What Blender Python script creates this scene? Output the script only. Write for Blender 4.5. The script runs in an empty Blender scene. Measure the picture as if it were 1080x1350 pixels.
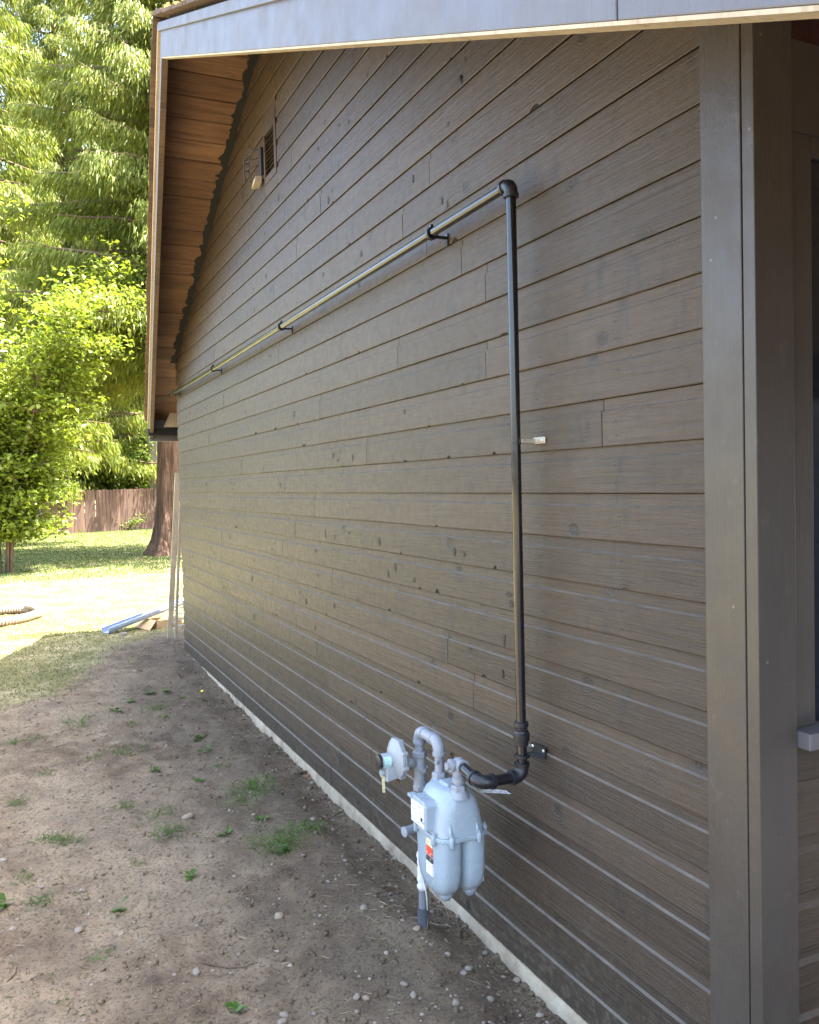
import bpy, bmesh, math, random
import numpy as np
from mathutils import Vector, Matrix, Euler, noise
rnd = random.Random(7); nrs = np.random.default_rng(11)
S = bpy.context.scene; COL = S.collection
# ------------------------------------------------------------------ camera
CAM = Vector((-1.5918, -1.6439, 1.8055)); F_PX = 1130.0
YAW, PIT, ROL = math.radians(24.7495), math.radians(-1.9544), math.radians(-1.3497)
FW = Vector((math.sin(YAW)*math.cos(PIT), math.cos(YAW)*math.cos(PIT), math.sin(PIT)))
R0 = Vector((math.cos(YAW), -math.sin(YAW), 0)); U0 = R0.cross(FW)
RT = R0*math.cos(ROL)+U0*math.sin(ROL); UP = -R0*math.sin(ROL)+U0*math.cos(ROL)
cd = bpy.data.cameras.new('camera'); co = bpy.data.objects.new('camera', cd); COL.objects.link(co)
co.matrix_world = Matrix((( RT.x, UP.x, -FW.x, CAM.x), (RT.y, UP.y, -FW.y, CAM.y), (RT.z, UP.z, -FW.z, CAM.z), (0, 0, 0, 1)))
cd.sensor_fit = 'HORIZONTAL'; cd.sensor_width = 36; cd.lens = 36*F_PX/1080; cd.clip_end = 600; cd.clip_start = .02
S.camera = co
# ------------------------------------------------------------------ sky, sun, exposure
SUN = Vector((.45, -.21, 1)).normalized()
W = bpy.data.worlds.new('World'); S.world = W; W.use_nodes = True
wn = W.node_tree.nodes; wl = W.node_tree.links
sky = wn.new('ShaderNodeTexSky'); sky.sky_type = 'NISHITA'; sky.sun_disc = False
sky.sun_elevation = math.asin(SUN.z); sky.sun_rotation = math.atan2(SUN.x, SUN.y)
sky.air_density = 1.0; sky.dust_density = 4.0; sky.ozone_density = .35
wn['Background'].inputs['Strength'].default_value = .15
wl.new(sky.outputs[0], wn['Background'].inputs['Color'])
sd = bpy.data.lights.new('sun', 'SUN'); sd.energy = 5.0; sd.angle = math.radians(.53); sd.color = (1, .94, .82)
so = bpy.data.objects.new('sun', sd); COL.objects.link(so); so.rotation_euler = SUN.to_track_quat('Z', 'Y').to_euler(); so.location = (0, 0, 30)
S.view_settings.view_transform = 'Standard'; S.view_settings.look = 'None'; S.view_settings.gamma = 1
S.view_settings.exposure = 3.25; S.view_settings.use_curve_mapping = False

# ------------------------------------------------------------------ helpers
def px_dir(px, py): return FW+RT*((px-540)/F_PX)-UP*((py-675)/F_PX)
def at_y(px, py, y): v = px_dir(px, py); return CAM+v*((y-CAM.y)/v.y)
def at_x(px, py, x): v = px_dir(px, py); return CAM+v*((x-CAM.x)/v.x)
def sstep(a, b, t):
    t = min(1, max(0, (t-a)/(b-a))); return t*t*(3-2*t)
def base_h(x, y):
    far = sstep(4.5, 8.2, y)
    wall = .10*(1-sstep(-.34, -.02, x))+(.022+.078*far)*sstep(-.34, -.02, x)
    if x > .3 : wall = .10
    return wall+.05*sstep(-1.2, -2.6, x)*0
def ground_h(x, y):
    h = base_h(x, y)+.045*math.exp(-((x+.235)**2+(y-1.27)**2)/.012)
    near = 1-sstep(8, 12, y)
    h += (noise.noise((x*1.3, y*1.3, 3.1))*.036+noise.noise((x*4.3, y*4.3, 9.1))*.012)*(.35+.65*near)
    if near > 0 and -3.5 < x < .4:
        rough = near*(1-.5*grassy(x, y))
        h += (noise.noise((x*7, y*7, 1.7))*.014+noise.noise((x*17, y*17, 5.7))*.009+abs(noise.noise((x*36, y*36, 2.2)))*.009)*rough
    return h
def grassy(x, y):
    n = noise.noise((x*.9, y*.7, 20.3))*.9+noise.noise((x*3, y*2.4, 7.7))*.5
    v = (y-7.5)*.7+(-.75-x)*1.25*sstep(1.8, 5.5, y)+n*.6
    return sstep(-.65, .75, v)
def at_g(px, py):
    z = .1; p = None
    for _ in range(7):
        v = px_dir(px, py); p = CAM+v*((z-CAM.z)/v.z); z = ground_h(p.x, p.y)
    return Vector((p.x, p.y, z))

class MB:
    def __init__(s): s.v = []; s.f = []; s.m = []; s.cur = 0
    def add(s, vs, fs):
        b = len(s.v); s.v += [tuple(v) for v in vs]
        for f in fs: s.f.append(tuple(i+b for i in f)); s.m.append(s.cur)
        return s
    def box(s, a, b, M=None):
        x0, y0, z0 = a; x1, y1, z1 = b
        vs = [Vector(q) for q in ((x0,y0,z0),(x1,y0,z0),(x1,y1,z0),(x0,y1,z0),(x0,y0,z1),(x1,y0,z1),(x1,y1,z1),(x0,y1,z1))]
        if M: vs = [M@v for v in vs]
        return s.add(vs, [(0,3,2,1),(4,5,6,7),(0,1,5,4),(1,2,6,5),(2,3,7,6),(3,0,4,7)])
    def hexa(s, vs):
        return s.add(vs, [(0,3,2,1),(4,5,6,7),(0,1,5,4),(1,2,6,5),(2,3,7,6),(3,0,4,7)])
    def rings(s, rings, closed=True, caps=True):
        n = len(rings[0]); b = len(s.v)
        for r in rings: s.v += [tuple(v) for v in r]
        for i in range(len(rings)-1):
            for j in range(n if closed else n-1):
                k = (j+1) % n
                s.f.append((b+i*n+j, b+i*n+k, b+(i+1)*n+k, b+(i+1)*n+j)); s.m.append(s.cur)
        if caps:
            s.f.append(tuple(b+j for j in range(n))[::-1]); s.m.append(s.cur)
            e = b+(len(rings)-1)*n
            s.f.append(tuple(e+j for j in range(n))); s.m.append(s.cur)
        return s
    def tube(s, pts, rad, n=14, caps=True):
        pts = [Vector(p) for p in pts]; rings = []
        if not hasattr(rad, '__len__'): rad = [rad]*len(pts)
        nrm = None
        for i, p in enumerate(pts):
            t = (pts[min(i+1, len(pts)-1)]-pts[max(i-1, 0)]).normalized()
            if nrm is None:
                nrm = t.orthogonal().normalized()
            else:
                nrm = (nrm-t*nrm.dot(t)).normalized()
            bn = t.cross(nrm)
            rings.append([p+(nrm*math.cos(a)+bn*math.sin(a))*rad[i] for a in [2*math.pi*j/n for j in range(n)]])
        return s.rings(rings, True, caps)
    def lathe(s, o, ax, prof, n=20, caps=True):      # prof: (distance along axis, radius)
        o = Vector(o); ax = Vector(ax).normalized()
        return s.tubeprof([(o+ax*d, r) for d, r in prof], ax, n, caps)
    def tubeprof(s, pr, ax, n, caps=True):
        u = ax.orthogonal().normalized(); w = ax.cross(u)
        return s.rings([[p+(u*math.cos(2*math.pi*j/n)+w*math.sin(2*math.pi*j/n))*r for j in range(n)] for p, r in pr], True, caps)
    def build(s, name, mat, parent=None, smooth=False, bevel=0, origin=None, autosm=None):
        me = bpy.data.meshes.new(name)
        vs = s.v
        if origin is not None:
            ox, oy, oz = origin; vs = [(x-ox, y-oy, z-oz) for x, y, z in vs]
        me.from_pydata(vs, [], s.f)
        for m in (mat if isinstance(mat, (list, tuple)) else [mat]): me.materials.append(m)
        if any(s.m): me.polygons.foreach_set('material_index', s.m)
        bm = bmesh.new(); bm.from_mesh(me); bmesh.ops.recalc_face_normals(bm, faces=bm.faces); bm.to_mesh(me); bm.free()
        if smooth:
            me.polygons.foreach_set('use_smooth', [True]*len(me.polygons))
            if autosm: me.set_sharp_from_angle(angle=math.radians(autosm))
        o = bpy.data.objects.new(name, me); COL.objects.link(o)
        if origin is not None: o.location = origin
        if parent is not None:
            o.parent = parent; o.matrix_parent_inverse = parent_inv(parent)
        if bevel:
            b = o.modifiers.new('bevel', 'BEVEL'); b.width = bevel; b.segments = 2; b.limit_method = 'ANGLE'; b.angle_limit = math.radians(35)
        return o
def world_mat(o):
    m = Matrix.LocRotScale(o.location, o.rotation_euler, o.scale)
    return world_mat(o.parent)@o.matrix_parent_inverse@m if o.parent else m
def parent_inv(p): return world_mat(p).inverted()
def raw(name, V, F, mat, parent=None, smooth=False):      # big numpy meshes
    me = bpy.data.meshes.new(name); k = F.shape[1]
    me.vertices.add(len(V)); me.vertices.foreach_set('co', np.ascontiguousarray(V, np.float32).ravel())
    me.loops.add(F.size); me.loops.foreach_set('vertex_index', np.ascontiguousarray(F, np.int32).ravel())
    me.polygons.add(len(F)); me.polygons.foreach_set('loop_start', np.arange(0, F.size, k, dtype=np.int32))
    if smooth: me.polygons.foreach_set('use_smooth', np.ones(len(F), bool))
    me.update(calc_edges=True); me.materials.append(mat)
    o = bpy.data.objects.new(name, me); COL.objects.link(o)
    if parent is not None: o.parent = parent; o.matrix_parent_inverse = parent_inv(parent)
    return o
def empty(name, loc, label=None, cat=None, group=None):
    o = bpy.data.objects.new(name, None); COL.objects.link(o); o.location = loc; o.empty_display_size = .1
    if label: tag(o, label, cat, group)
    return o
def tag(o, label=None, cat=None, group=None, kind=None):
    if label: o['label'] = label
    if cat: o['category'] = cat
    if group: o['group'] = group
    if kind: o['kind'] = kind
    return o

# ------------------------------------------------------------------ materials
class NT:
    def __init__(s, name, rough=.6, col=(.5,.5,.5), metal=0, spec=.5):
        s.mat = bpy.data.materials.new(name); s.mat.use_nodes = True
        s.t = s.mat.node_tree; s.b = s.t.nodes['Principled BSDF']
        s.set('Base Color', (*col, 1)); s.set('Roughness', rough); s.set('Metallic', metal); s.set('Specular IOR Level', spec)
        s._c = None
    def set(s, k, v): s.b.inputs[k].default_value = v
    def n(s, ty, **kw):
        nd = s.t.nodes.new(ty)
        for k, v in kw.items():
            if k.startswith('i_'):
                nd.inputs[k[2:].replace('_', ' ')].default_value = v
            else: setattr(nd, k, v)
        return nd
    def l(s, a, b): s.t.links.new(a, b)
    def coord(s, scale=(1,1,1), rand=0, kind='Object', rot=(0,0,0)):
        tc = s.n('ShaderNodeTexCoord'); v = tc.outputs[kind]
        if rand:
            oi = s.n('ShaderNodeObjectInfo'); m = s.n('ShaderNodeMath', operation='MULTIPLY'); m.inputs[1].default_value = rand
            s.l(oi.outputs['Random'], m.inputs[0])
            ad = s.n('ShaderNodeVectorMath', operation='ADD'); s.l(v, ad.inputs[0]); s.l(m.outputs[0], ad.inputs[1]); v = ad.outputs[0]
        mp = s.n('ShaderNodeMapping'); mp.inputs['Scale'].default_value = scale; mp.inputs['Rotation'].default_value = rot; s.l(v, mp.inputs['Vector'])
        return mp.outputs[0]
    def noise(s, vec, scale=5, det=4, rough=.55, dist=0):
        n = s.n('ShaderNodeTexNoise'); n.inputs['Scale'].default_value = scale; n.inputs['Detail'].default_value = det
        n.inputs['Roughness'].default_value = rough; n.inputs['Distortion'].default_value = dist
        s.l(vec, n.inputs['Vector']); return n.outputs['Fac']
    def ramp(s, fac, stops, interp='LINEAR'):
        r = s.n('ShaderNodeValToRGB'); cr = r.color_ramp; cr.interpolation = interp
        while len(cr.elements) < len(stops): cr.elements.new(.5)
        for e, (p, c) in zip(cr.elements, stops):
            e.position = p; e.color = (*c, 1) if hasattr(c, '__len__') else (c, c, c, 1)
        s.l(fac, r.inputs['Fac']); return r.outputs['Color']
    def mix(s, fac, a, b, mode='MIX'):
        m = s.n('ShaderNodeMix', data_type='RGBA', blend_type=mode)
        for k, v in ((0, fac), (6, a), (7, b)):
            if hasattr(v, 'links') or isinstance(v, bpy.types.NodeSocket): s.l(v, m.inputs[k])
            else: m.inputs[k].default_value = v if k == 0 else (*v, 1)
        return m.outputs[2]
    def math(s, op, a, b=None):
        m = s.n('ShaderNodeMath', operation=op)
        for k, v in ((0, a), (1, b)):
            if v is None: continue
            if isinstance(v, bpy.types.NodeSocket): s.l(v, m.inputs[k])
            else: m.inputs[k].default_value = v
        return m.outputs[0]
    def bump(s, h, strength=.5, dist=.002, prev=None):
        b = s.n('ShaderNodeBump'); b.inputs['Strength'].default_value = strength; b.inputs['Distance'].default_value = dist
        s.l(h, b.inputs['Height'])
        if prev is not None: s.l(prev, b.inputs['Normal'])
        return b.outputs[0]
    def out(s, color=None, rough=None, normal=None):
        if color is not None: s.l(color, s.b.inputs['Base Color'])
        if rough is not None: s.l(rough, s.b.inputs['Roughness'])
        if normal is not None: s.l(normal, s.b.inputs['Normal'])
        return s.mat

def mat_siding(name, swap=False):
    m = NT(name, rough=.42, spec=.38)
    base = m.coord(rand=37.0)
    # long direction = local Y (or X for the side wall)
    g = (1, 1, 1)
    long_ = (1, .6, 1) if not swap else (.6, 1, 1)
    vec = m.coord((1, .045, 1) if not swap else (.045, 1, 1), rand=37.0)
    wob = m.noise(base, 2.2, 2)
    grain = m.noise(vec, 70, 6, .68, 1.4)
    grain2 = m.noise(vec, 34, 3, .6, 1.2)
    saw = m.noise(m.coord((1, 1, .10), rand=37.0), 75, 4, .7, .4)
    sawm = m.ramp(m.noise(base, 1.7, 2), [(.45, 0), (.62, 1)])
    saw = m.mix(sawm, (.5, .5, .5), saw)
    fuzz = m.noise(base, 420, 3, .7)
    # knots
    kv = m.coord((0, 4.6, 5.4) if not swap else (4.6, 0, 5.4), rand=37.0)
    vo = m.n('ShaderNodeTexVoronoi', feature='F1', voronoi_dimensions='3D'); vo.inputs['Scale'].default_value = 1.0; m.l(kv, vo.inputs['Vector'])
    nz = m.noise(base, 30, 3)
    d = m.math('ADD', vo.outputs['Distance'], m.math('MULTIPLY', m.math('SUBTRACT', nz, .5), .09))
    sel = m.n('ShaderNodeSeparateColor'); m.l(vo.outputs['Color'], sel.inputs[0])
    keep = m.math('GREATER_THAN', sel.outputs[0], .58)
    knot = m.math('MULTIPLY', m.ramp(d, [(.0, 1), (.07, .95), (.14, 0)]), keep)
    halo = m.math('MULTIPLY', m.ramp(d, [(.0, 1), (.13, .7), (.30, 0)]), keep)
    ring = m.n('ShaderNodeTexWave', wave_type='RINGS'); 
    rr = m.math('SINE', m.math('MULTIPLY', d, 130.0))
    ringm = m.math('MULTIPLY', m.math('MULTIPLY', rr, halo), .16)
    tint = m.n('ShaderNodeObjectInfo')
    c = m.mix(m.ramp(m.noise(base, 1.3, 3), [(.3, 0), (.7, 1)]), (.050, .0345, .0225), (.064, .044, .029))
    c = m.mix(m.math('MULTIPLY', tint.outputs['Random'], .5), c, (.057, .0385, .0245))
    c = m.mix(m.math('MULTIPLY', halo, .55), c, (.036, .031, .029))
    c = m.mix(m.math('MULTIPLY', knot, .7), c, (.022, .020, .019))
    c = m.mix(m.math('MULTIPLY', m.math('MULTIPLY', m.ramp(d, [(.02, 1), (.04, 0)]), keep), m.math('GREATER_THAN', sel.outputs[1], .5)), c, (.012, .010, .010))
    c = m.mix(m.ramp(grain, [(.34, .6), (.5, 0)]), c, (.036, .029, .023))
    sv = m.noise(m.coord((1, 1, .22), rand=37.0), 13, 4, .6, .3)
    blot = m.noise(base, 2.6, 3, .5)
    stain = m.math('MULTIPLY', m.ramp(sv, [(.56, 0), (.66, .7)]), m.ramp(blot, [(.46, 0), (.58, 1)]))
    c = m.mix(stain, c, (.026, .023, .022))
    c = m.mix(m.ramp(saw, [(.36, .22), (.5, 0)]), c, (.040, .033, .026))
    pale = m.ramp(m.noise(m.coord((1, .12, 1) if not swap else (.12, 1, 1), rand=37.), 16, 4, .6), [(.55, 0), (.75, .35)])
    c = m.mix(pale, c, (.076, .060, .043))
    dust = m.ramp(m.noise(base, 9, 5, .65), [(.58, 0), (.8, .3)])
    c = m.mix(dust, c, (.095, .077, .057))
    c = m.mix(1.0, c, m.ramp(tint.outputs['Random'], [(0, .80), (.5, 1.0), (1, 1.18)]), 'MULTIPLY')
    geo = m.n('ShaderNodeNewGeometry'); sp = m.n('ShaderNodeSeparateXYZ'); m.l(geo.outputs['Position'], sp.inputs[0])
    mud = m.math('MULTIPLY', m.ramp(sp.outputs[2], [(.08, 1), (.55, 0)]), m.ramp(m.noise(base, 38, 4, .7), [(.5, 0), (.66, .55)]))
    c = m.mix(mud, c, (.15, .118, .082))
    h = m.math('ADD', m.math('MULTIPLY', grain, .8), m.math('ADD', m.math('MULTIPLY', saw, .4), m.math('MULTIPLY', fuzz, .35)))
    h = m.math('ADD', h, m.math('MULTIPLY', grain2, .6))
    h = m.math('SUBTRACT', h, m.math('MULTIPLY', knot, .9)); h = m.math('ADD', h, ringm)
    ro = m.ramp(m.noise(base, 26, 4), [(.3, .30), (.7, .46)])
    return m.out(c, ro, m.bump(h, 1.0, .0034))
def mat_trim(name, ca, cb, rough=.42, wear=True):
    m = NT(name, rough=rough)
    base = m.coord(rand=19.)
    c = m.mix(m.ramp(m.noise(base, 3, 4), [(.35, 0), (.7, 1)]), ca, cb)
    if wear:
        w = m.ramp(m.noise(base, 14, 5, .62), [(.62, 0), (.72, .6)])
        c = m.mix(w, c, tuple(v*1.55 for v in cb))
        spots = m.n('ShaderNodeTexVoronoi'); spots.inputs['Scale'].default_value = 11; m.l(base, spots.inputs['Vector'])
        c = m.mix(m.ramp(spots.outputs['Distance'], [(.0, .7), (.035, .7), (.045, 0)]), c, (.20, .175, .145))
    st = m.noise(m.coord((1, 1, .05), rand=19.), 90, 5, .65, .4)
    c = m.mix(m.ramp(st, [(.36, .14), (.5, 0)]), c, tuple(v*.7 for v in ca))
    h = m.math('ADD', m.math('ADD', m.noise(base, 60, 4), m.math('MULTIPLY', st, 1.2)), m.math('MULTIPLY', m.noise(base, 7, 3), 2.))
    return m.out(c, m.ramp(m.noise(base, 8, 3), [(.3, rough-.08), (.7, rough+.12)]), m.bump(h, .5, .0018))
def mat_wood(name, ca, cb, dark, rough=.75, axis=0, scale=1., bump=.5):
    m = NT(name, rough=rough, spec=.25); sc = [1., 1., 1.]; sc[axis] = .06
    vec = m.coord(tuple(v*scale for v in sc), rand=23.); base = m.coord((scale,)*3, rand=23.)
    g = m.noise(vec, 40, 5, .6, .8); g2 = m.noise(vec, 110, 4, .6)
    oi = m.n('ShaderNodeObjectInfo')
    c = m.mix(oi.outputs['Random'], ca, cb)
    c = m.mix(m.ramp(g, [(.3, .7), (.55, 0)]), c, dark)
    c = m.mix(m.ramp(m.noise(base, 2.5, 4), [(.45, 0), (.75, .5)]), c, dark)
    return m.out(c, None, m.bump(m.math('ADD', g, m.math('MULTIPLY', g2, .5)), bump, .002))
def mat_plain(name, col, rough=.5, metal=0, var=.12, bump=.15, scale=30, spec=.5):
    m = NT(name, rough=rough, metal=metal, spec=spec)
    base = m.coord(rand=13.)
    c = m.mix(m.ramp(m.noise(base, scale*.3, 4), [(.3, 0), (.7, 1)]), tuple(v*(1-var) for v in col), tuple(min(1, v*(1+var)) for v in col))
    return m.out(c, m.ramp(m.noise(base, scale, 3), [(.3, max(.05, rough-.08)), (.7, min(1, rough+.1))]), m.bump(m.noise(base, scale*6, 3), bump, .0008))

M = {}
M['siding'] = mat_siding('painted_siding'); M['siding_s'] = mat_siding('painted_siding_side', True)
M['trim'] = mat_trim('painted_trim', (.052, .0425, .034), (.061, .050, .040))
M['fascia'] = mat_trim('painted_fascia', (.110, .103, .104), (.126, .119, .119), .40, False)
M['ledge'] = mat_plain('pale_lit_ledge', (.125, .102, .076), .5, 0, .25, .3, 40)  # paler tan paints in the bright sky-lit line along each ledge
M['knot'] = mat_plain('dark_knot', (.026, .020, .016), .6, 0, .6, 1., 120)
M['dark'] = NT('dark_gap', .9, (.012, .011, .010)).mat
M['hole'] = NT('knot_hole', .9, (.010, .008, .007)).mat
M['soffit'] = mat_wood('stained_soffit', (.25, .142, .075), (.15, .083, .045), (.06, .033, .019), .7, 0)
M['ply'] = mat_wood('raw_sheathing', (.55, .42, .24), (.50, .38, .22), (.36, .25, .13), .7, 0)
M['shake'] = mat_wood('cedar_shake', (.20, .13, .085), (.13, .09, .065), (.06, .045, .035), .85, 0)
M['redwood'] = mat_wood('bare_red_frieze', (.08, .024, .016), (.06, .02, .015), (.03, .013, .01), .75, 2)
M['paleboard'] = mat_wood('pale_lumber', (.52, .44, .30), (.46, .38, .26), (.30, .23, .15), .7, 2)
def mat_concrete():
    m = NT('foundation_concrete', .9, spec=.2); b = m.coord()
    c = m.ramp(m.noise(b, 7, 6, .65), [(.25, (.20, .145, .095)), (.5, (.40, .32, .22)), (.75, (.52, .44, .32))])
    c = m.mix(m.ramp(m.noise(b, 3, 4), [(.6, 0), (.72, .8)]), c, (.20, .14, .09))
    return m.out(c, None, m.bump(m.math('ADD', m.noise(b, 30, 6, .7), m.math('MULTIPLY', m.noise(b, 6, 4), 2)), .8, .008))
M['concrete'] = mat_concrete()
M['black'] = mat_plain('black_pipe_enamel', (.008, .008, .010), .16, 0, .2, .0, 14)
for _k, _v in (('Coat Weight', .25), ('Coat Roughness', .06), ('Specular IOR Level', .5)): M['black'].node_tree.nodes['Principled BSDF'].inputs[_k].default_value = _v
M['blackcast'] = mat_plain('black_cast_fitting', (.013, .014, .017), .34, 0, .2, .5, 60)
M['zinc'] = mat_plain('zinc_bracket', (.45, .41, .33), .4, .6)
M['meter'] = mat_plain('meter_grey_paint', (.30, .36, .40), .24, 0, .01, .04, 18)
M['meterpipe'] = mat_plain('grey_painted_fittings', (.26, .275, .30), .42, 0, .07, .35, 50)
M['regul'] = mat_plain('regulator_grey', (.27, .295, .31), .4, 0, .05, .3, 40)
M['plastic_dark'] = mat_plain('dark_grey_sleeve', (.065, .072, .082), .5)
M['plastic_grey'] = mat_plain('grey_conduit', (.16, .17, .185), .5)
M['white'] = mat_plain('white_tape', (.62, .62, .60), .55)
M['blackcap'] = mat_plain('black_cap', (.02, .02, .022), .4)
M['screw'] = mat_plain('bright_screw', (.75, .74, .7), .3, .7)
M['rust'] = mat_plain('rusty_bolt', (.13, .05, .025), .8)
def mat_print(name, paper, ink, sc=(200, 60, 200), thr=.55):
    m = NT(name, .45); v = m.coord(sc)
    return m.out(m.mix(m.ramp(m.noise(v, 1, 2), [(thr, 0), (thr+.05, .8)]), paper, ink))
M['dial'] = mat_print('dial_plate', (.72, .72, .74), (.25, .26, .30))
M['lab_y'] = mat_print('yellow_print_label', (.72, .66, .42), (.30, .26, .18))
M['lab_r'] = mat_print('red_print_label', (.62, .07, .03), (.75, .6, .5), thr=.6)
M['lab_k'] = mat_print('black_print_label', (.04, .045, .045), (.5, .5, .48), thr=.6)
M['lab_w'] = mat_print('white_print_label', (.74, .74, .72), (.35, .35, .36))
M['lab_t'] = mat_print('teal_print_label', (.45, .68, .66), (.28, .42, .42))
M['tag_y'] = mat_print('yellow_hang_tag', (.70, .62, .35), (.3, .25, .12))
M['gutter'] = mat_plain('blue_white_aluminium', (.30, .37, .50), .35, .25, .03, .05, 20)
M['card'] = mat_plain('corrugated_cardboard', (.50, .33, .18), .85, 0, .1, .2, 20, .15)
M['drainpipe'] = mat_plain('tan_corrugated_plastic', (.20, .145, .10), .7)
M['slate'] = mat_plain('slate_blue_bounce', (.24, .32, .43), .6)  # cool tone chosen to bounce blue light onto the corner post
M['glass'] = NT('window_glass', .06, (.012, .015, .02)).mat
def mat_ground():
    m = NT('dirt_and_lawn_soil', .95, spec=.15); b = m.coord()
    big = m.noise(b, 1.1, 5, .6); mid = m.noise(b, 6, 6, .65); fine = m.noise(b, 70, 5, .7)
    dirt = m.ramp(mid, [(.28, (.072, .049, .032)), (.5, (.178, .128, .080)), (.72, (.305, .230, .146))])
    dirt = m.mix(m.ramp(big, [(.38, .0), (.68, .8)]), dirt, (.33, .255, .165))
    dirt = m.mix(m.ramp(m.noise(b, 2.3, 4), [(.55, 0), (.7, .5)]), dirt, (.095, .080, .062))
    dirt = m.mix(m.ramp(fine, [(.36, .75), (.5, 0)]), dirt, (.045, .036, .028))
    vo = m.n('ShaderNodeTexVoronoi'); vo.inputs['Scale'].default_value = 70; m.l(b, vo.inputs['Vector'])
    sc = m.n('ShaderNodeSeparateColor'); m.l(vo.outputs['Color'], sc.inputs[0])
    peb = m.math('MULTIPLY', m.ramp(vo.outputs['Distance'], [(.22, 1), (.3, 0)]), m.math('GREATER_THAN', sc.outputs[0], .80))
    dirt = m.mix(m.math('MULTIPLY', peb, .8), dirt, (.22, .185, .15))
    gp = m.n('ShaderNodeNewGeometry'); gs = m.n('ShaderNodeSeparateXYZ'); m.l(gp.outputs['Position'], gs.inputs[0])
    wallward = m.math('ADD', gs.outputs[0], m.math('MULTIPLY', m.math('SUBTRACT', m.noise(b, 2.2, 5, .6), .5), 1.3))  # soil tone gets darker towards the wall
    dirt = m.mix(m.math('MULTIPLY', m.ramp(m.math('ADD', wallward, 1.5), [(.45, 0), (1.0, 1)]), .42), dirt, (.070, .053, .037))
    lawn = m.ramp(m.noise(b, 2.1, 6, .7), [(.3, (.09, .095, .03)), (.5, (.19, .165, .075)), (.68, (.34, .29, .17))])
    at = m.n('ShaderNodeAttribute', attribute_name='grassy')
    f = m.math('ADD', at.outputs['Fac'], m.math('MULTIPLY', m.math('SUBTRACT', m.noise(b, 9, 5, .7), .5), 1.1))
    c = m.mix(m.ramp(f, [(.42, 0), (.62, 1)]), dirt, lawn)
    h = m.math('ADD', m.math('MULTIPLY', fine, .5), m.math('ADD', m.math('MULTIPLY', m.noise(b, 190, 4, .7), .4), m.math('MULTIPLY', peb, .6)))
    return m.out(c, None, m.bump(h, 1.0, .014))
M['ground'] = mat_ground()
def mat_leaf(name, cols, trans=.45, rough=.5, attr=True):
    m = NT(name, rough, spec=.35); b = m.coord()
    geo = m.n('ShaderNodeNewGeometry'); rp = geo.outputs['Random Per Island']
    n = len(cols)
    c = m.ramp(rp, [(i/(n-1), col) for i, col in enumerate(cols)])
    c = m.mix(m.ramp(m.noise(b, .9, 3), [(.4, 0), (.7, .4)]), c, tuple(v*.85 for v in cols[0]))
    m.l(c, m.b.inputs['Base Color'])
    tr = m.n('ShaderNodeBsdfTranslucent'); tc = m.mix(1.0, c, (1.0, 1.0, .55), 'MULTIPLY'); m.l(tc, tr.inputs['Color'])
    mx = m.n('ShaderNodeMixShader'); mx.inputs[0].default_value = trans
    m.l(m.b.outputs[0], mx.inputs[1]); m.l(tr.outputs[0], mx.inputs[2])
    m.l(mx.outputs[0], m.t.nodes['Material Output'].inputs['Surface'])
    return m.mat
M['cedar'] = mat_leaf('cedar_foliage', [(.10, .15, .022), (.15, .195, .026), (.195, .22, .03), (.23, .24, .045)], .5)
M['cedar_far'] = mat_leaf('far_conifer_foliage', [(.07, .11, .022), (.11, .145, .028), (.15, .175, .035)], .40)
M['leaf'] = mat_leaf('young_tree_leaf', [(.12, .17, .02), (.165, .22, .022), (.21, .25, .03)], .5, .4)
M['shrubleaf'] = mat_leaf('shrub_leaf', [(.08, .14, .02), (.12, .18, .02), (.15, .20, .03)], .45, .45)
M['blade'] = mat_leaf('grass_blade', [(.10, .14, .03), (.19, .19, .065), (.29, .26, .115), (.35, .30, .155)], .35)
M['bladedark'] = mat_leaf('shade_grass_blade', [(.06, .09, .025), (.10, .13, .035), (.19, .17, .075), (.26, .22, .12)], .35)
M['bladegreen'] = mat_leaf('lawn_blade', [(.06, .11, .022), (.09, .14, .03), (.14, .17, .045)], .35)
M['weed'] = mat_leaf('weed_leaf', [(.06, .12, .02), (.09, .16, .03), (.12, .18, .04)], .35)
M['straw'] = mat_leaf('dry_straw', [(.20, .15, .08), (.30, .24, .14), (.40, .33, .20)], .2)
M['bark'] = mat_wood('cedar_bark', (.19, .115, .08), (.19, .115, .08), (.05, .03, .022), .9, 2, .35, 1.)
def mat_bark(name, hi, lo):
    m = NT(name, .95, spec=.15); v = m.coord((1, 1, .09)); b = m.coord()
    f = m.noise(v, 16, 6, .65, .5); f2 = m.noise(v, 46, 4, .6)
    c = m.ramp(f, [(.34, lo), (.52, tuple((a+b_)/2 for a, b_ in zip(hi, lo))), (.66, hi)])
    c = m.mix(m.ramp(m.noise(b, 1.5, 4), [(.5, 0), (.7, .5)]), c, tuple(v_*1.35 for v_ in hi))
    return m.out(c, None, m.bump(m.math('ADD', f, m.math('MULTIPLY', f2, .35)), 1., .06))
M['bark'] = mat_bark('cedar_bark', (.20, .125, .085), (.045, .028, .02))
M['greybark'] = mat_wood('grey_bark', (.24, .22, .20), (.24, .22, .20), (.10, .09, .08), .9, 2, .5, .8)
M['twigbark'] = mat_plain('branch_bark', (.13, .09, .06), .9, 0, .25, .5, 30, .2)
M['fence'] = mat_wood('weathered_fence_board', (.115, .070, .052), (.070, .046, .037), (.045, .031, .026), .85, 2, 1.)
M['stone'] = mat_plain('river_stone', (.215, .18, .138), .85, 0, .4, .5, 25, .25)
M['stone2'] = mat_plain('tan_river_stone', (.25, .19, .13), .85, 0, .25, .5, 25, .25)
M['petal'] = NT('yellow_petal', .5, (.75, .5, .02)).mat

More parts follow.
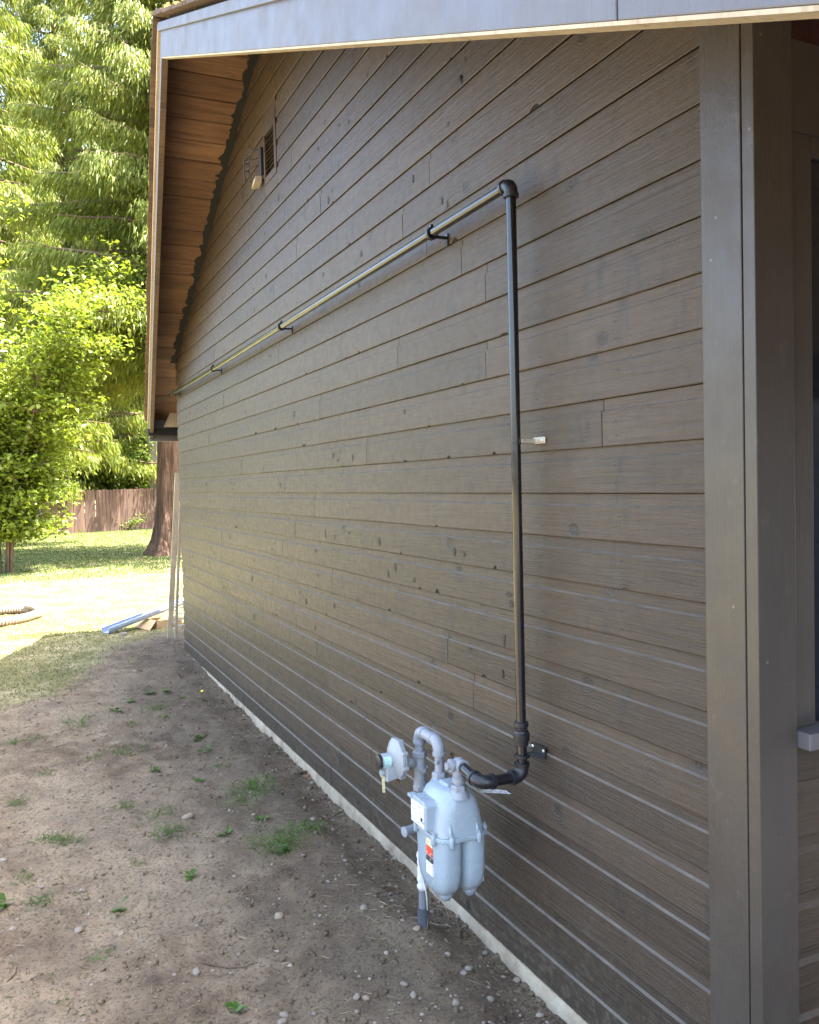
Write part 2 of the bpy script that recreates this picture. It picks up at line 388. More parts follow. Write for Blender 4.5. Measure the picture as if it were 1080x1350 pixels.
# ------------------------------------------------------------------ ground: one sheet, fine by the wall
def axis_pts(segs):
    out = []
    for a, b, st in segs:
        n = max(1, int(round((b-a)/st))); out += [a+(b-a)*i/n for i in range(n)]
    return out+[segs[-1][1]]
xs = axis_pts([(-180, -40, 20), (-40, -8, 2), (-8, -2.6, .3), (-2.6, .06, .022), (.06, 3, .3), (3, 12, 1), (12, 180, 14)])
ys = axis_pts([(-60, -8, 6), (-8, .2, .35), (.2, 5, .022), (5, 9, .045), (9, 14, .15), (14, 40, .6), (40, 200, 12)])
V = np.empty((len(ys), len(xs), 3), np.float32); A = np.empty((len(ys), len(xs)), np.float32)
for i, y in enumerate(ys):
    for j, x in enumerate(xs):
        V[i, j] = (x, y, ground_h(x, y)); A[i, j] = grassy(x, y)
I = np.arange(len(ys)*len(xs)).reshape(len(ys), len(xs))
Fq = np.stack([I[:-1, :-1], I[:-1, 1:], I[1:, 1:], I[1:, :-1]], -1).reshape(-1, 4)
g = raw('ground', V.reshape(-1, 3), Fq, M['ground'], smooth=True); tag(g, 'bare brown dirt along the wall passing into a sunlit lawn', kind='structure')
at_ = g.data.attributes.new('grassy', 'FLOAT', 'POINT'); at_.data.foreach_set('value', A.ravel())

M['asphalt'] = mat_plain('dark_slab_asphalt', (.05, .05, .052), .9, 0, .25, .6, 40, .2)
p = MB(); p.box((-9, -16, .10), (22, -.45, .155)); tag(p.build('added_dark_slab', M['asphalt']), 'unseen dark slab added to cut ground bounce on the porch side', kind='structure')  # out of view, added to keep warm ground bounce off the side wall
# ------------------------------------------------------------------ house
RIDGE_Y, SOFF, SN, SF = 4.0, 4.745, .4395, .45
def soff(y): return SOFF-(SN*(RIDGE_Y-y) if y < RIDGE_Y else SF*(y-RIDGE_Y))
WY0, WY1 = -.13, 7.61          # gable wall run
EN, EF = -1.45, 8.75           # near and far eave
house = tag(empty('house', (0, 0, 0)), 'single-storey house with dark taupe painted channel siding and a low gable', 'house')
def wall_poly(name, x0, x1, y0, y1, zb, mat):
    mb = MB(); prof = [(y0, zb), (y1, zb), (y1, soff(y1)-.002), (RIDGE_Y, SOFF-.002), (y0, soff(y0)-.002)]
    mb.rings([[(x0, y, z) for y, z in prof], [(x1, y, z) for y, z in prof]])
    return mb.build(name, mat, house)
gable = wall_poly('gable_wall', .0215, .12, -.10, 7.58, -.3, M['dark'])
# boards: bottom edges at 2.88-.14k on the plane x=0
C_, FACE, REC = .14, .102, .0082
fixed_joints = {3: [1.10], 5: [1.11], 7: [.43], 9: [3.14], 11: [3.82], 8: [3.73], 19: [2.82], 15: [3.16]}
notches = {-1: [(.76, .03, .016)], 11: [(1.55, .022, .020), (1.72, .012, .010)], 12: [(2.06, .02, .014)], 13: [(1.17, .02, .014)], 1: [(1.33, .025, .016)],
           7: [(1.42, .02, .010)], 4: [(.98, .03, .007)], 5: [(4.4, .03, .02), (3.9, .03, .015)], 10: [(5.1, .03, .02)], 14: [(1.75, .02, .012)], 16: [(2.6, .03, .014)], 6: [(3.3, .03, .015)]}
for k in range(-12, 21):
    for _ in range(rnd.randint(1, 3)):
        notches.setdefault(k, []).append((rnd.uniform(.9, 7.2), rnd.uniform(.006, .018), rnd.uniform(.004, .016)))
def rake_clip(y, z, lo, hi):
    if z > soff(RIDGE_Y)-.01: return RIDGE_Y
    a = RIDGE_Y-(SOFF-.004-z)/SN; b = RIDGE_Y+(SOFF-.004-z)/SF
    return min(max(y, lo, a), hi, b)
VENT = (3.70, 3.985, 3.80, 4.205)           # y0,y1,z0,z1 of the flush vent panel
def siding_board(y0, y1, zb, seed, wall, mat, nlist=(), zcut=None):
    st = [y0]; n = max(2, int((y1-y0)/.22))
    st = [y0+(y1-y0)*i/n for i in range(n+1)]
    nn = [q for q in nlist if y0+.06 < q[0] < y1-.06]
    for (yc, w, h) in nn: st += [yc-w, yc-w*rnd.uniform(.55, .9), yc-w*rnd.uniform(.0, .4), yc+w*rnd.uniform(.05, .3), yc+w*rnd.uniform(.4, .7), yc+w]
    st = sorted(st); mb = MB(); rings = []; lo = y0; hi = y1
    for y in st:
        dn = noise.noise((y*1.1, seed*3.3, 0))*.0016; wf = noise.noise((y*.8, seed*5.1, 4))*.0018; dt = noise.noise((y*1.7, seed*2.3, 8))*.0014
        lift = 0
        for (yc, w, h) in nn:
            t = abs(y-yc)/w
            if t < 1: lift = max(lift, h*(1-t)**.7)
        z0 = zb+dn+lift; x0 = wf
        pr = [(x0+.0015, z0), (x0, z0+.003), (x0, zb+FACE+dt-.0005), (REC, zb+FACE+dt+.0040), (REC, zb+C_-.0012), (.021, zb+C_-.0012), (.021, z0+.010), (.0048, z0+.010), (.0048, z0)]
        rings.append([(x, rake_clip(y, z, lo, hi), z) for x, z in pr])
    mb.rings(rings)
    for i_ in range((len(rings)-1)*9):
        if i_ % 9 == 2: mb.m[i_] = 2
    mb.cur = 1
    for (yc, w, h) in nn:
        z0 = zb-.001
        mb.add([(.0044, yc-w, z0+.001), (.0044, yc+w, z0+.001), (.0044, yc+w*.4, z0+h+.001), (.0044, yc-w*.4, z0+h+.001)], [(0, 1, 2, 3)])
    mb.cur = 3
    for _ in range(int((y1-y0)*rnd.choice((0, .3, .8, 1.9))+rnd.random())):
        yc = rnd.uniform(y0+.06, y1-.06); zc = zb+rnd.uniform(.02, .085); ry, rz = rnd.uniform(.007, .02), rnd.uniform(.010, .032)
        if zc > soff(yc)-.1 or yc < .9: continue
        rz = min(rz, zc-zb-.004, zb+FACE-.004-zc)
        if rz < .004: continue
        x_ = -.0022; pts = []
        for j in range(9):
            a = 2*math.pi*j/9; q = rnd.uniform(.55, 1.15); pts.append((x_, yc+ry*q*math.cos(a), zc+rz*q*math.sin(a)))
        mb.add(pts, [tuple(range(9))])
    ym = (y0+y1)/2
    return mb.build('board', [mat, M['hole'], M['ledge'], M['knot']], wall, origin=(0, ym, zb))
for k in range(-13, 21):
    zb = 2.88-C_*k
    lo = max(0.001, RIDGE_Y-(SOFF-.004-zb)/SN); hi = min(WY1, RIDGE_Y+(SOFF-.004-zb)/SF)
    if hi-lo < .12 or zb > SOFF-.08: continue
    js = list(fixed_joints.get(k, []))
    y = rnd.uniform(1.2, 3.8) if not js else js[-1]+rnd.uniform(1.5, 3.0)
    while y < hi-.35:
        if y > lo+.35: js.append(y)
        y += rnd.uniform(2.2, 4.4)
    ed = [lo]+sorted(js)+[hi]
    cut = VENT[2]-.001 < zb+C_*.6 and zb+C_*.4 < VENT[3]
    for a, b in zip(ed[:-1], ed[1:]):
        spans = [(a, b)]
        if cut:
            spans = []
            if a < VENT[0]-.05: spans.append((a, min(b, VENT[0]-.004)))
            if b > VENT[1]+.05: spans.append((max(a, VENT[1]+.004), b))
        for (p, q) in spans:
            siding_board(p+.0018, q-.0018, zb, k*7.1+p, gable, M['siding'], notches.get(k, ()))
# nail heads, two rows per course on each stud
mb = MB()
for k in range(-9, 21):
    zb = 2.88-C_*k
    for i in range(19):
        y = .36+.405*i+rnd.uniform(-.012, .012)
        for dz in (.028, .078):
            z = zb+dz+rnd.uniform(-.006, .006)
            if z > soff(y)-.08 or rnd.random() < .12: continue
            if VENT[0]-.03 < y < VENT[1]+.03 and VENT[2]-.05 < z < VENT[3]+.05: continue
            mb.add([(-.0022, y+.0024*math.cos(a), z+.0024*math.sin(a)) for a in [j*math.pi/3 for j in range(6)]], [(0, 1, 2, 3, 4, 5)])
tag(mb.build('nail_heads', M['hole'], gable), kind='stuff')
# foundation
mb = MB(); rings = []
for i in range(160):
    y = -.16+(7.6+.16)*i/159
    n1 = noise.noise((y*3, 0, 1))*.012; n2 = noise.noise((y*9, 2, 1))*.006
    rings.append([(.004+n1*.3-.004, y, .0765), (-.006+n1+n2, y, .05), (-.010+n1*1.2+n2, y, -.02), (-.012, y, -.3), (.2, y, -.3), (.2, y, .0765)])
mb.rings(rings); mb.build('foundation', M['concrete'], house, smooth=True, autosm=50)
# corner boards
def corner_prism(y0, y1, x0, x1, mat, name='corner_board'):
    mb = MB(); mb.hexa([(x0, y0, .02), (x1, y0, .02), (x1, y1, .02), (x0, y1, .02), (x0, y0, soff(y0)-.003), (x1, y0, soff(y0)-.003), (x1, y1, soff(y1)-.003), (x0, y1, soff(y1)-.003)])
    return mb.build(name, mat, house, bevel=.0025)
corner_prism(-.1295, -.0005, -.019, .0205, M['trim'])
corner_prism(-.170, -.1335, -.019, .105, M['trim'])
# near side wall, facing the porch
side = MB(); side.box((.03, -.128, -.3), (9.5, -.103, 2.86)); side = side.build('side_wall', M['dark'], house)
def side_board(x0, x1, zb):
    mb = MB(); rings = []
    for x in (x0, x0+.3, x1):
        wf = noise.noise((x, zb*9, 3))*.001
        pr = [(-.150+wf+.002, zb), (-.150+wf, zb+.003), (-.150+wf, zb+FACE-.003), (-.1405, zb+FACE+.008), (-.1405, zb+C_-.0012), (-.129, zb+C_-.0012), (-.129, zb)]
        rings.append([(x, y, z) for y, z in pr])
    mb.rings(rings); return mb.build('board', M['siding_s'], side, origin=((x0+x1)/2, -.14, zb))
for k in range(13, 21): side_board(.1065, 2.4, 2.88-C_*k-.012)
win = MB(); win.box((.1065, -.152, 1.185), (.188, -.129, 2.66)); win.box((1.5, -.152, 1.185), (1.58, -.129, 2.66)); win.box((.1885, -.152, 2.57), (1.4995, -.129, 2.66))
win = win.build('window', M['trim'], house, bevel=.002)
p = MB(); p.box((.1885, -.1385, 1.185), (1.4995, -.130, 2.5695)); p.build('pane', M['glass'], win)
p = MB(); p.box((.1068, -.205, 1.142), (1.62, -.129, 1.184)); p.build('sill', M['fascia'], win, bevel=.004)
p = MB(); p.box((.1065, -.1515, 2.83), (2.4, -.1295, 2.90)); p.build('frieze_board', M['redwood'], house)
p = MB(); p.box((.1065, -.158, 2.62), (2.4, -.1530, 2.835)); p.build('frieze_trim', M['trim'], house)
# unseen block added to shade the porch side, then rest of the shell
blocker = tag(empty('shade_block', (.9, -3.3, .1)), 'unseen low block added to shade and cool the porch side', 'shade_block')
p = MB(); p.box((.9, -8.5, .05), (9, -3.3, 3.2)); p.build('wall', M['slate'], blocker)
p = MB(); p.hexa([(.5, -8.9, 3.201), (9.4, -8.9, 3.201), (9.4, -2.95, 3.201), (.5, -2.95, 3.201), (.5, -8.9, 3.45), (9.4, -8.9, 3.45), (9.4, -2.95, 3.35), (.5, -2.95, 3.35)]); p.build('roof', M['shake'], blocker)
for i in range(4):
    p = MB(); p.box((2.2, -3.298, .16+i*.56), (6.2, -3.27, .70+i*.56)); p.build('door_panel', M['fascia'], blocker, bevel=.01)
p = MB(); p.box((.13, 7.50, -.3), (9.5, 7.605, 2.95)); p.build('rear_wall', M['trim'], house)
p = wall_poly('end_wall', 9.51, 9.6, -.12, 7.6, -.3, M['trim'])
# roof
roof = empty('roof', (0, 0, SOFF)); roof.parent = house
ON, OF = .644, .125            # overhang at near rake and at the far eave
def over(y): return ON if y <= RIDGE_Y else ON+(OF-ON)*(y-RIDGE_Y)/(EF-RIDGE_Y)
def slab(ya, yb, xa, xb, xc, xd, dz0, dz1, name, mat, parent, **kw):   # xa..xb at ya, xc..xd at yb
    mb = MB(); q = [(xa, ya), (xb, ya), (xd, yb), (xc, yb)]
    mb.hexa([(x, y, soff(y)+dz0) for x, y in q]+[(x, y, soff(y)+dz1) for x, y in q]); return mb.build(name, mat, parent, **kw)
slab(EN, RIDGE_Y, -ON+.03, 9.9, -ON+.03, 9.9, .021, .036, 'roof_deck', M['dark'], roof)
slab(RIDGE_Y, EF, -ON+.03, 9.9, -OF+.03, 9.9, .021, .036, 'roof_deck', M['dark'], roof)
# sheathing boards that show from below
y = 4.295-.179; 
def sheath(ya, yb, mat, x1=.55):
    j = rnd.uniform(-.005, .003)
    return slab(ya+.0055, yb-.0055, -over(ya)+.045, x1, -over(yb)+.045, x1, j, .0205, 'soffit_board', mat, roof)
yy = [RIDGE_Y+.002]+[4.116+.179*i for i in range(0, 26)]+[EF]
for a, b in zip(yy[:-1], yy[1:]): sheath(a, b, M['soffit'])
n = 26
for i in range(n): sheath(EN+(RIDGE_Y-EN)*i/n, EN+(RIDGE_Y-EN)*(i+1)/n, M['ply'] if i < 9 else M['soffit'], 3.0 if i < 8 else .55)
# dark paint overspray on the soffit boards along the wall: irregular brushed edge
mb = MB(); N = 150; top = []; 
for i in range(N+1):
    y = 4.02+(7.6-4.02)*i/N
    e = .055+.030*noise.noise((y*9, 1, 1))+.03*noise.noise((y*31, 5, 1))+.012*noise.noise((y*80, 5, 1))
    e *= (1 if noise.noise((y*5.6, 9, 3)) > -.25 else .55)
    top.append([(0.03, y, soff(y)-.0085), (-max(.012, e), y, soff(y)-.0085), (-max(.012, e), y, soff(y)-.0055), (.03, y, soff(y)-.0055)])
mb.rings(top); mb.build('paint_edge', M['dark'], roof)
# barge boards: outer fascia and the shingle strip above
BT, BB = .012, -.209           # top and bottom relative to soffit plane
def barge(ya, yb, name, mat, dz0, dz1, off0, off1, bevel=.003):
    mb = MB(); q = [(-over(ya)-off1, ya), (-over(ya)-off0, ya), (-over(yb)-off0, yb), (-over(yb)-off1, yb)]
    mb.hexa([(x, y, soff(y)+dz0) for x, y in q]+[(x, y, soff(y)+dz1) for x, y in q])
    return mb.build(name, mat, roof, bevel=bevel)
jy = at_x(813, 10, -ON).y
barge(EN, jy-.002, 'fascia_board', M['fascia'], BB, -.035, -.042, 0)
barge(jy+.002, RIDGE_Y-.001, 'fascia_board', M['fascia'], BB, -.035, -.042, 0)
barge(EN, RIDGE_Y+.018, 'fascia_strip', M['fascia'], -.0345, BT+.008, -.04, .018)
barge(RIDGE_Y+.001, EF, 'fascia_board', M['fascia'], BB, -.035, -.042, 0)
barge(RIDGE_Y+.020, EF, 'fascia_strip', M['paleboard'], -.0345, BT+.008, -.04, .018)
for ya_, yb_ in ((EN, RIDGE_Y-.001), (RIDGE_Y+.001, EF)): barge(ya_, yb_, 'fascia_edge', M['paleboard'] if ya_ == EN else M['shake'], BB-.008, BB-.0005, -.040, -.001, 0)  # near edge is pale to paint in ground bounce under the fascia
# eave boards
p = MB(); p.box((-OF-.0, EF+.001, soff(EF)-.245), (9.9, EF+.04, soff(EF)+.02)); p.build('eave_fascia', M['fascia'], roof)
p = MB(); p.box((-ON, EN-.04, soff(EN)-.2), (9.9, EN-.001, soff(EN)+.02)); p.build('eave_fascia', M['fascia'], roof)
# boxed end at the far eave and a pale triangle that paints in its bounce light
p = MB(); yb = 7.70
p.box((-.155, 8.62, 2.42), (.6, 8.74, 2.50)); p.build('eave_beam', M['dark'], roof)
a0, a1, a2 = at_y(216, 563, 8.58), at_y(234, 563, 8.58), at_y(234, 522, 8.58)
mb = MB(); tri = [a0, Vector((.45, 8.58, a1.z)), Vector((.45, 8.58, soff(8.58)-.01)), a2]
mb.rings([[t for t in tri], [t+Vector((0, .03, 0)) for t in tri]]); mb.build('soffit_return', M['paleboard'], roof)
# shakes: each butt along the rakes, the field as slabs with stepped courses
def shake(ya, yb, x0, x1, dz, th, name='shingle'):
    j = rnd.uniform(-.006, .006)
    return slab(ya, yb, x0[0]+j, x0[1], x1[0]+j, x1[1], dz, dz+th, name, M['shake'], roof)
def courses(y0, y1, sgn):
    n = int(abs(y1-y0)/.16)
    for i in range(n):
        a = y0+(y1-y0)*i/n; b = y0+(y1-y0)*(i+1)/n+sgn*.004
        ya, yb = min(a, b), max(a, b)
        lo_a, lo_b = -over(ya)-.05, -over(yb)-.05
        w = rnd.uniform(.10, .2)
        shake(ya, yb, (lo_a, lo_a+w), (lo_b, lo_b+w), .0365, rnd.uniform(.018, .030))
        slab(ya, yb, lo_a+w+.004, 10, lo_b+w+.004, 10, .0365, .052, 'shingle_course', M['shake'], roof)
courses(RIDGE_Y+.01, EF+.08, 1); courses(RIDGE_Y-.01, EN-.08, -1)
p = MB(); p.rings([[(x, RIDGE_Y-.09, SOFF+.02), (x, RIDGE_Y, SOFF+.064), (x, RIDGE_Y+.09, SOFF+.02), (x, RIDGE_Y, SOFF+.075)] for x in (-ON-.03, 3, 10)]); p.build('ridge_cap', M['shake'], roof)
# moss and needle litter on the rake edge
V_, F_ = [], []
mb = MB()
for i in range(420):
    y = rnd.uniform(.8, 4.0); x = -ON-.04+rnd.random()*.25; z = soff(y)+.053+rnd.random()*.012
    a = rnd.uniform(0, 6.3); L = rnd.uniform(.01, .05); w = rnd.uniform(.004, .012)
    d = Vector((math.cos(a), math.sin(a), rnd.uniform(-.2, .5)))*L; n_ = Vector((-math.sin(a), math.cos(a), .3))*w
    c = Vector((x, y, z)); mb.add([c-d-n_, c+d-n_, c+d+n_, c-d+n_], [(0, 1, 2, 3)])
tag(mb.build('needle_litter', M['straw'], roof), kind='stuff')

# gable vent: flush panel, frame, angled slats
vent = empty('gable_vent', (0, VENT[0], VENT[2])); vent.parent = house
y0, y1, z0, z1 = VENT
for za, zb_ in ((3.7205, z0-.003), (z1+.003, 4.2785)):
    p = MB(); p.box((.0002, y0-.001, za), (.02, y1+.001, zb_)); p.build('filler_board', M['siding'], vent)
sy0, sy1, sz0, sz1 = 3.745, 3.955, 3.845, 4.115
p = MB()
p.box((-.004, y0, z0), (.02, sy0, z1)); p.box((-.004, sy1, z0), (.02, y1, z1)); p.box((-.0035, sy0, z0), (.0195, sy1, sz0)); p.box((-.0035, sy0, sz1), (.0195, sy1, z1))
p.build('frame', M['siding'], vent)
n = 9
for i in range(n):
    z = sz0+(sz1-sz0)*(i+.5)/n
    p = MB(); p.hexa([(-.007, sy0, z-.013), (-.004, sy0, z-.013), (-.004, sy1, z-.013), (-.007, sy1, z-.013), (.014, sy0, z+.012), (.018, sy0, z+.012), (.018, sy1, z+.012), (.014, sy1, z+.012)])
    p.build('slat', M['soffit'] if i % 2 else M['trim'], vent)
# caged flood lamp beside the vent
lamp = tag(empty('wall_lamp', (-.01, 4.02, 3.86)), 'small black wall fixture with wire cage and cream cap beside the gable vent', 'wall lamp')
p = MB(); p.box((-.022, 4.0, 3.885), (-.001, 4.03, 4.065)); p.build('backplate', M['blackcap'], lamp, bevel=.004)
for dx in (.0, .032):
    p = MB(); p.tube([(-.03-dx, 4.035, 4.06), (-.05-dx, 4.10, 4.055), (-.06-dx, 4.16, 4.02), (-.06-dx, 4.165, 3.95), (-.055-dx, 4.15, 3.87)], .004, 6); p.build('cage_wire', M['blackcap'], lamp, smooth=True)
for z in (3.95, 4.0):
    p = MB(); p.tube([(-.03, 4.035, z), (-.075, 4.11, z), (-.092, 4.16, z), (-.06, 4.165, z)], .0035, 6); p.build('cage_wire', M['blackcap'], lamp, smooth=True)
p = MB(); p.hexa([(-.06, 4.03, 3.835), (-.008, 4.03, 3.84), (-.008, 4.11, 3.82), (-.06, 4.11, 3.815), (-.05, 4.03, 3.878), (-.008, 4.03, 3.885), (-.008, 4.10, 3.87), (-.05, 4.10, 3.862)]); p.build('cap', M['paleboard'], lamp, bevel=.004)

# ------------------------------------------------------------------ black gas line
PX, PY, PR = -.07, .80, .0165
pipe = tag(empty('gas_pipe', (PX, PY, .81)), 'black steel gas line rising up the siding and running along it', 'pipe')
ZT, ZB = 2.78, .81
p = MB(); p.tube([(PX, PY, ZT-.03), (PX, PY, 1.9), (PX, PY, .99)], PR, 20); p.build('riser_pipe', M['black'], pipe, smooth=True, autosm=60)
p = MB(); p.tube([(PX, PY+.03, ZT), (PX, 3, ZT-.001), (PX, 5.2, ZT-.004), (PX, 7.58, ZT)], PR, 20); p.build('horizontal_pipe', M['black'], pipe, smooth=True, autosm=60)
def elbow(c, d1, d2, r, R, name, mat, par, band=1.16, n=16):
    c = Vector(c); d1 = Vector(d1).normalized(); d2 = Vector(d2).normalized(); mb = MB(); pts = []; rad = []
    A_, B_ = c+d1*R, c+d2*R
    pts += [A_+d1*.016, A_+d1*.0155, A_+d1*.004, A_+d1*.0035]; rad += [r*.99, r*band, r*band, r]
    o = c+d1*R+d2*R
    for i in range(9):
        t = i/8*math.pi/2; pts.append(o-d2*R*math.cos(t)-d1*R*math.sin(t)); rad.append(r*(1+.03*math.sin(2*t)))
    pts += [B_+d2*.0035, B_+d2*.004, B_+d2*.0155, B_+d2*.016]; rad += [r, r*band, r*band, r*.99]
    mb.tube(pts, rad, n); return mb.build(name, mat, par, smooth=True, autosm=60)
elbow((PX, PY, ZT), (0, 0, -1), (0, 1, 0), .0225, .028, 'elbow', M['blackcast'], pipe)
elbow((PX, PY, ZB), (0, 0, 1), (-1, 0, 0), .0225, .030, 'elbow', M['blackcast'], pipe)
elbow((-.23, PY, ZB), (1, 0, 0), (0, 1, 0.13), .0225, .034, 'elbow', M['blackcast'], pipe)
p = MB(); p.tube([(PX-.03, PY, ZB), (-.20, PY, ZB)], .0185, 18); p.build('nipple', M['black'], pipe, smooth=True, autosm=60)
p = MB(); p.tube([(-.23, PY+.035, ZB+.004), (-.23, .94, .83)], .0185, 18); p.build('nipple', M['black'], pipe, smooth=True, autosm=60)
p = MB(); p.tube([(PX, PY, ZB+.04), (PX, PY, .93)], .0175, 18); p.build('nipple', M['black'], pipe, smooth=True, autosm=60)
# union on the riser
p = MB(); p.lathe((PX, PY, .915), (0, 0, 1), [(0, .019), (.0, .023), (.014, .0235), (.016, .0275), (.040, .0285), (.043, .025), (.050, .024), (.052, .0205), (.062, .0215), (.064, .0245), (.078, .0245), (.080, .018)], 20)
p.build('union', M['blackcast'], pipe, smooth=True, autosm=40)
# stand-off clamps along the run
for q in [(569, 304), (371, 434), (281, 488), (229, 519)]:
    y = at_x(*q, PX).y; mb = MB()
    mb.lathe((PX, y-.009, ZT-.002), (0, 1, 0), [(0, PR+.001), (0, .0245), (.018, .0245), (.018, PR+.001)], 18, False)
    mb.box((-.062, y-.006, ZT-.018), (-.004, y+.006, ZT-.008)); mb.box((-.006, y-.010, ZT-.045), (-.001, y+.010, ZT+.004))
    mb.box((PX-.006, y-.006, ZT+.023), (PX+.006, y+.006, ZT+.034))
    mb.build('clamp', M['blackcast'], pipe, smooth=True, autosm=30)
# split ring half way up and its zinc arm
zc = at_x(683, 584, PX).z; mb = MB()
mb.lathe((PX, PY, zc-.004), (0, 0, 1), [(0, PR+.0005), (0, PR+.0028), (.008, PR+.0028), (.008, PR+.0005)], 18, False); mb.build('clamp_ring', M['blackcast'], pipe, smooth=True, autosm=30)
mb = MB(); mb.box((PX+.012, PY-.018, zc-.002), (-.001, PY-.006, zc+.014)); mb.box((-.006, PY-.075, zc-.004), (-.0008, PY-.006, zc+.018)); mb.build('wall_bracket', M['zinc'], pipe, bevel=.002)
for dy in (.022, .06):
    mb = MB(); mb.lathe((-.006, PY-.006-dy*.9, zc+.007), (-1, 0, 0), [(0, .0045), (.002, .004), (.003, .001)], 8); mb.build('screw', M['screw'], pipe)
# flange bracket at the foot of the riser
zf = .885; mb = MB()
mb.lathe((PX, PY, zf-.012), (0, 0, 1), [(0, .0185), (0, .026), (.010, .026), (.010, .0185)], 18, False)
mb.hexa([(PX+.014, PY-.012, zf-.012), (-.001, PY-.036, zf-.016), (-.001, PY+.036, zf-.016), (PX+.014, PY+.012, zf-.012), (PX+.014, PY-.012, zf-.007), (-.001, PY-.036, zf-.010), (-.001, PY+.036, zf-.010), (PX+.014, PY+.012, zf-.007)])
mb.box((-.005, PY-.042, zf-.018), (-.0006, PY+.042, zf+.020)); mb.build('wall_bracket', M['blackcast'], pipe)
for dy in (-.032, .032):
    mb = MB(); mb.lathe((-.005, PY+dy, zf+.008), (-1, 0, 0), [(0, .006), (.002, .0055), (.0035, .002)], 8); mb.build('screw', M['screw'], pipe)

# ------------------------------------------------------------------ gas meter set
MX, MY = -.23, 1.03
meter = tag(empty('gas_meter', (MX, MY, .1)), 'grey diaphragm gas meter with regulator and riser in front of the siding', 'gas meter')
def sup(cx, cy, hx, hy, z, e, n=36, waist=0):
    out = []
    for j in range(n):
        t = 2*math.pi*j/n; c, s_ = math.cos(t), math.sin(t)
        x = hx*math.copysign(abs(c)**(2/e), c); y = hy*math.copysign(abs(s_)**(2/e), s_)
        out.append((cx+x, cy+y*(1-waist*math.exp(-(x/.02)**2)), z))
    return out
mb = MB()
for sx in (-1, 1):
    rings = []
    for z, fx, fy in [(.576, 1, 1), (.53, .985, 1), (.48, .965, .985), (.44, .94, .955), (.41, .88, .88), (.39, .78, .76), (.375, .60, .58), (.366, .38, .38), (.363, .12, .12)]:
        rings.append(sup(MX+sx*.0465, MY, .0505*fx, .115*fy, z, 3.2))
    mb.rings(rings[::-1])
    for fy in (-.045,):
        rings = [sup(MX+sx*.047, MY+fy, .024*f, .026*f, z, 2.6, 14) for z, f in [(.348, .25), (.352, .6), (.372, 1.05), (.41, 1.3)]]; mb.rings(rings)
mb.build('lower_case', M['meter'], meter, smooth=True, autosm=50)
mb = MB(); rings = [sup(MX, MY, .1015, .1245, z, 3.8, 48, .06) for z in (.5745, .5905)]
mb.rings(rings); mb.build('flange', M['meter'], meter, smooth=True, autosm=40, bevel=.003)
mb = MB(); rings = []
for z, hx, hy, e in [(.591, .0945, .1165, 4.0), (.606, .0925, .1145, 4.0), (.640, .088, .111, 3.8), (.675, .0825, .107, 3.6), (.703, .0755, .1025, 3.3), (.721, .0655, .096, 3.1), (.733, .052, .086, 3.0), (.739, .034, .068, 2.8), (.741, .015, .04, 2.5)]:
    rings.append(sup(MX, MY, hx, hy, z, e, 48))
mb.rings(rings)
mb.build('upper_case', M['meter'], meter, smooth=True, autosm=50)
# ribs of the casting towards the porch end
for dx in (-.055, .05):
    mb = MB(); mb.tube([(MX+dx, MY-.112, .592), (MX+dx*.98, MY-.1085, .615), (MX+dx*.96, MY-.1035, .64)], [.012, .007, .003], 8); mb.build('casting_rib', M['meter'], meter, smooth=True)
mb = MB(); mb.box((MX-.026, MY-.034, .72), (MX+.026, MY+.030, .750)); mb.build('valve_cover', M['meter'], meter, bevel=.006)
for (dx, dy) in [(-.055, -.121), (.05, -.121), (-.1, -.07), (-.1, .07), (.1, -.07), (.1, .07), (-.055, .121), (.05, .121)]:
    mb = MB(); mb.lathe((MX+dx, MY+dy, .562), (0, 0, 1), [(0, .007), (.004, .0095), (.034, .0095), (.036, .0085)], 12); mb.lathe((MX+dx, MY+dy, .598), (0, 0, 1), [(0, .0055), (.008, .0055)], 6)
    mb.build('bolt', M['meter'], meter, smooth=True, autosm=35)
# index on the front with its dial plate
mb = MB(); mb.rings([[(x, MY+.01-.062*s, .606), (x, MY+.01+.062*s, .606), (x, MY+.01+.062*s, .690), (x, MY+.01+.040*s, .705), (x, MY+.01-.040*s, .705), (x, MY+.01-.062*s, .690)] for x, s in ((MX-.05, 1.05), (MX-.114, 1), (MX-.120, .95))])
idx = mb.build('index_box', M['meter'], meter, bevel=.003)
mb = MB(); mb.box((MX-.1225, MY-.042, .613), (MX-.1203, MY+.060, .690)); mb.build('dial_plate', M['dial'], meter)
for i in range(4):
    mb = MB(); mb.lathe((MX-.1226, MY-.025+i*.023, .66 if i % 2 else .64), (-1, 0, 0), [(0, .008), (.0006, .008)], 12); mb.lathe((MX-.1232, MY-.025+i*.023, .66 if i % 2 else .64), (-1, 0, 0), [(0, .0025), (.0005, .0025)], 8); mb.build('dial', M['lab_w'] if i else M['blackcap'], meter)
mb = MB(); mb.box((MX-.128, MY+.05, .692), (MX-.10, MY+.078, .704)); mb.build('index_lug', M['meter'], meter, bevel=.002)
# labels down the front of the lower case
xf = MX-.0465-.0508
for nm, mt, za, zb_ in [('label_panel', 'lab_y', .545, .572), ('label_panel', 'lab_r', .512, .5445), ('label_panel', 'lab_k', .490, .5065), ('label_panel', 'lab_w', .445, .4895)]:
    mb = MB(); mb.box((xf-.0012, MY-.052, za), (xf+.006, MY-.005, zb_)); mb.build(nm, M[mt], meter)
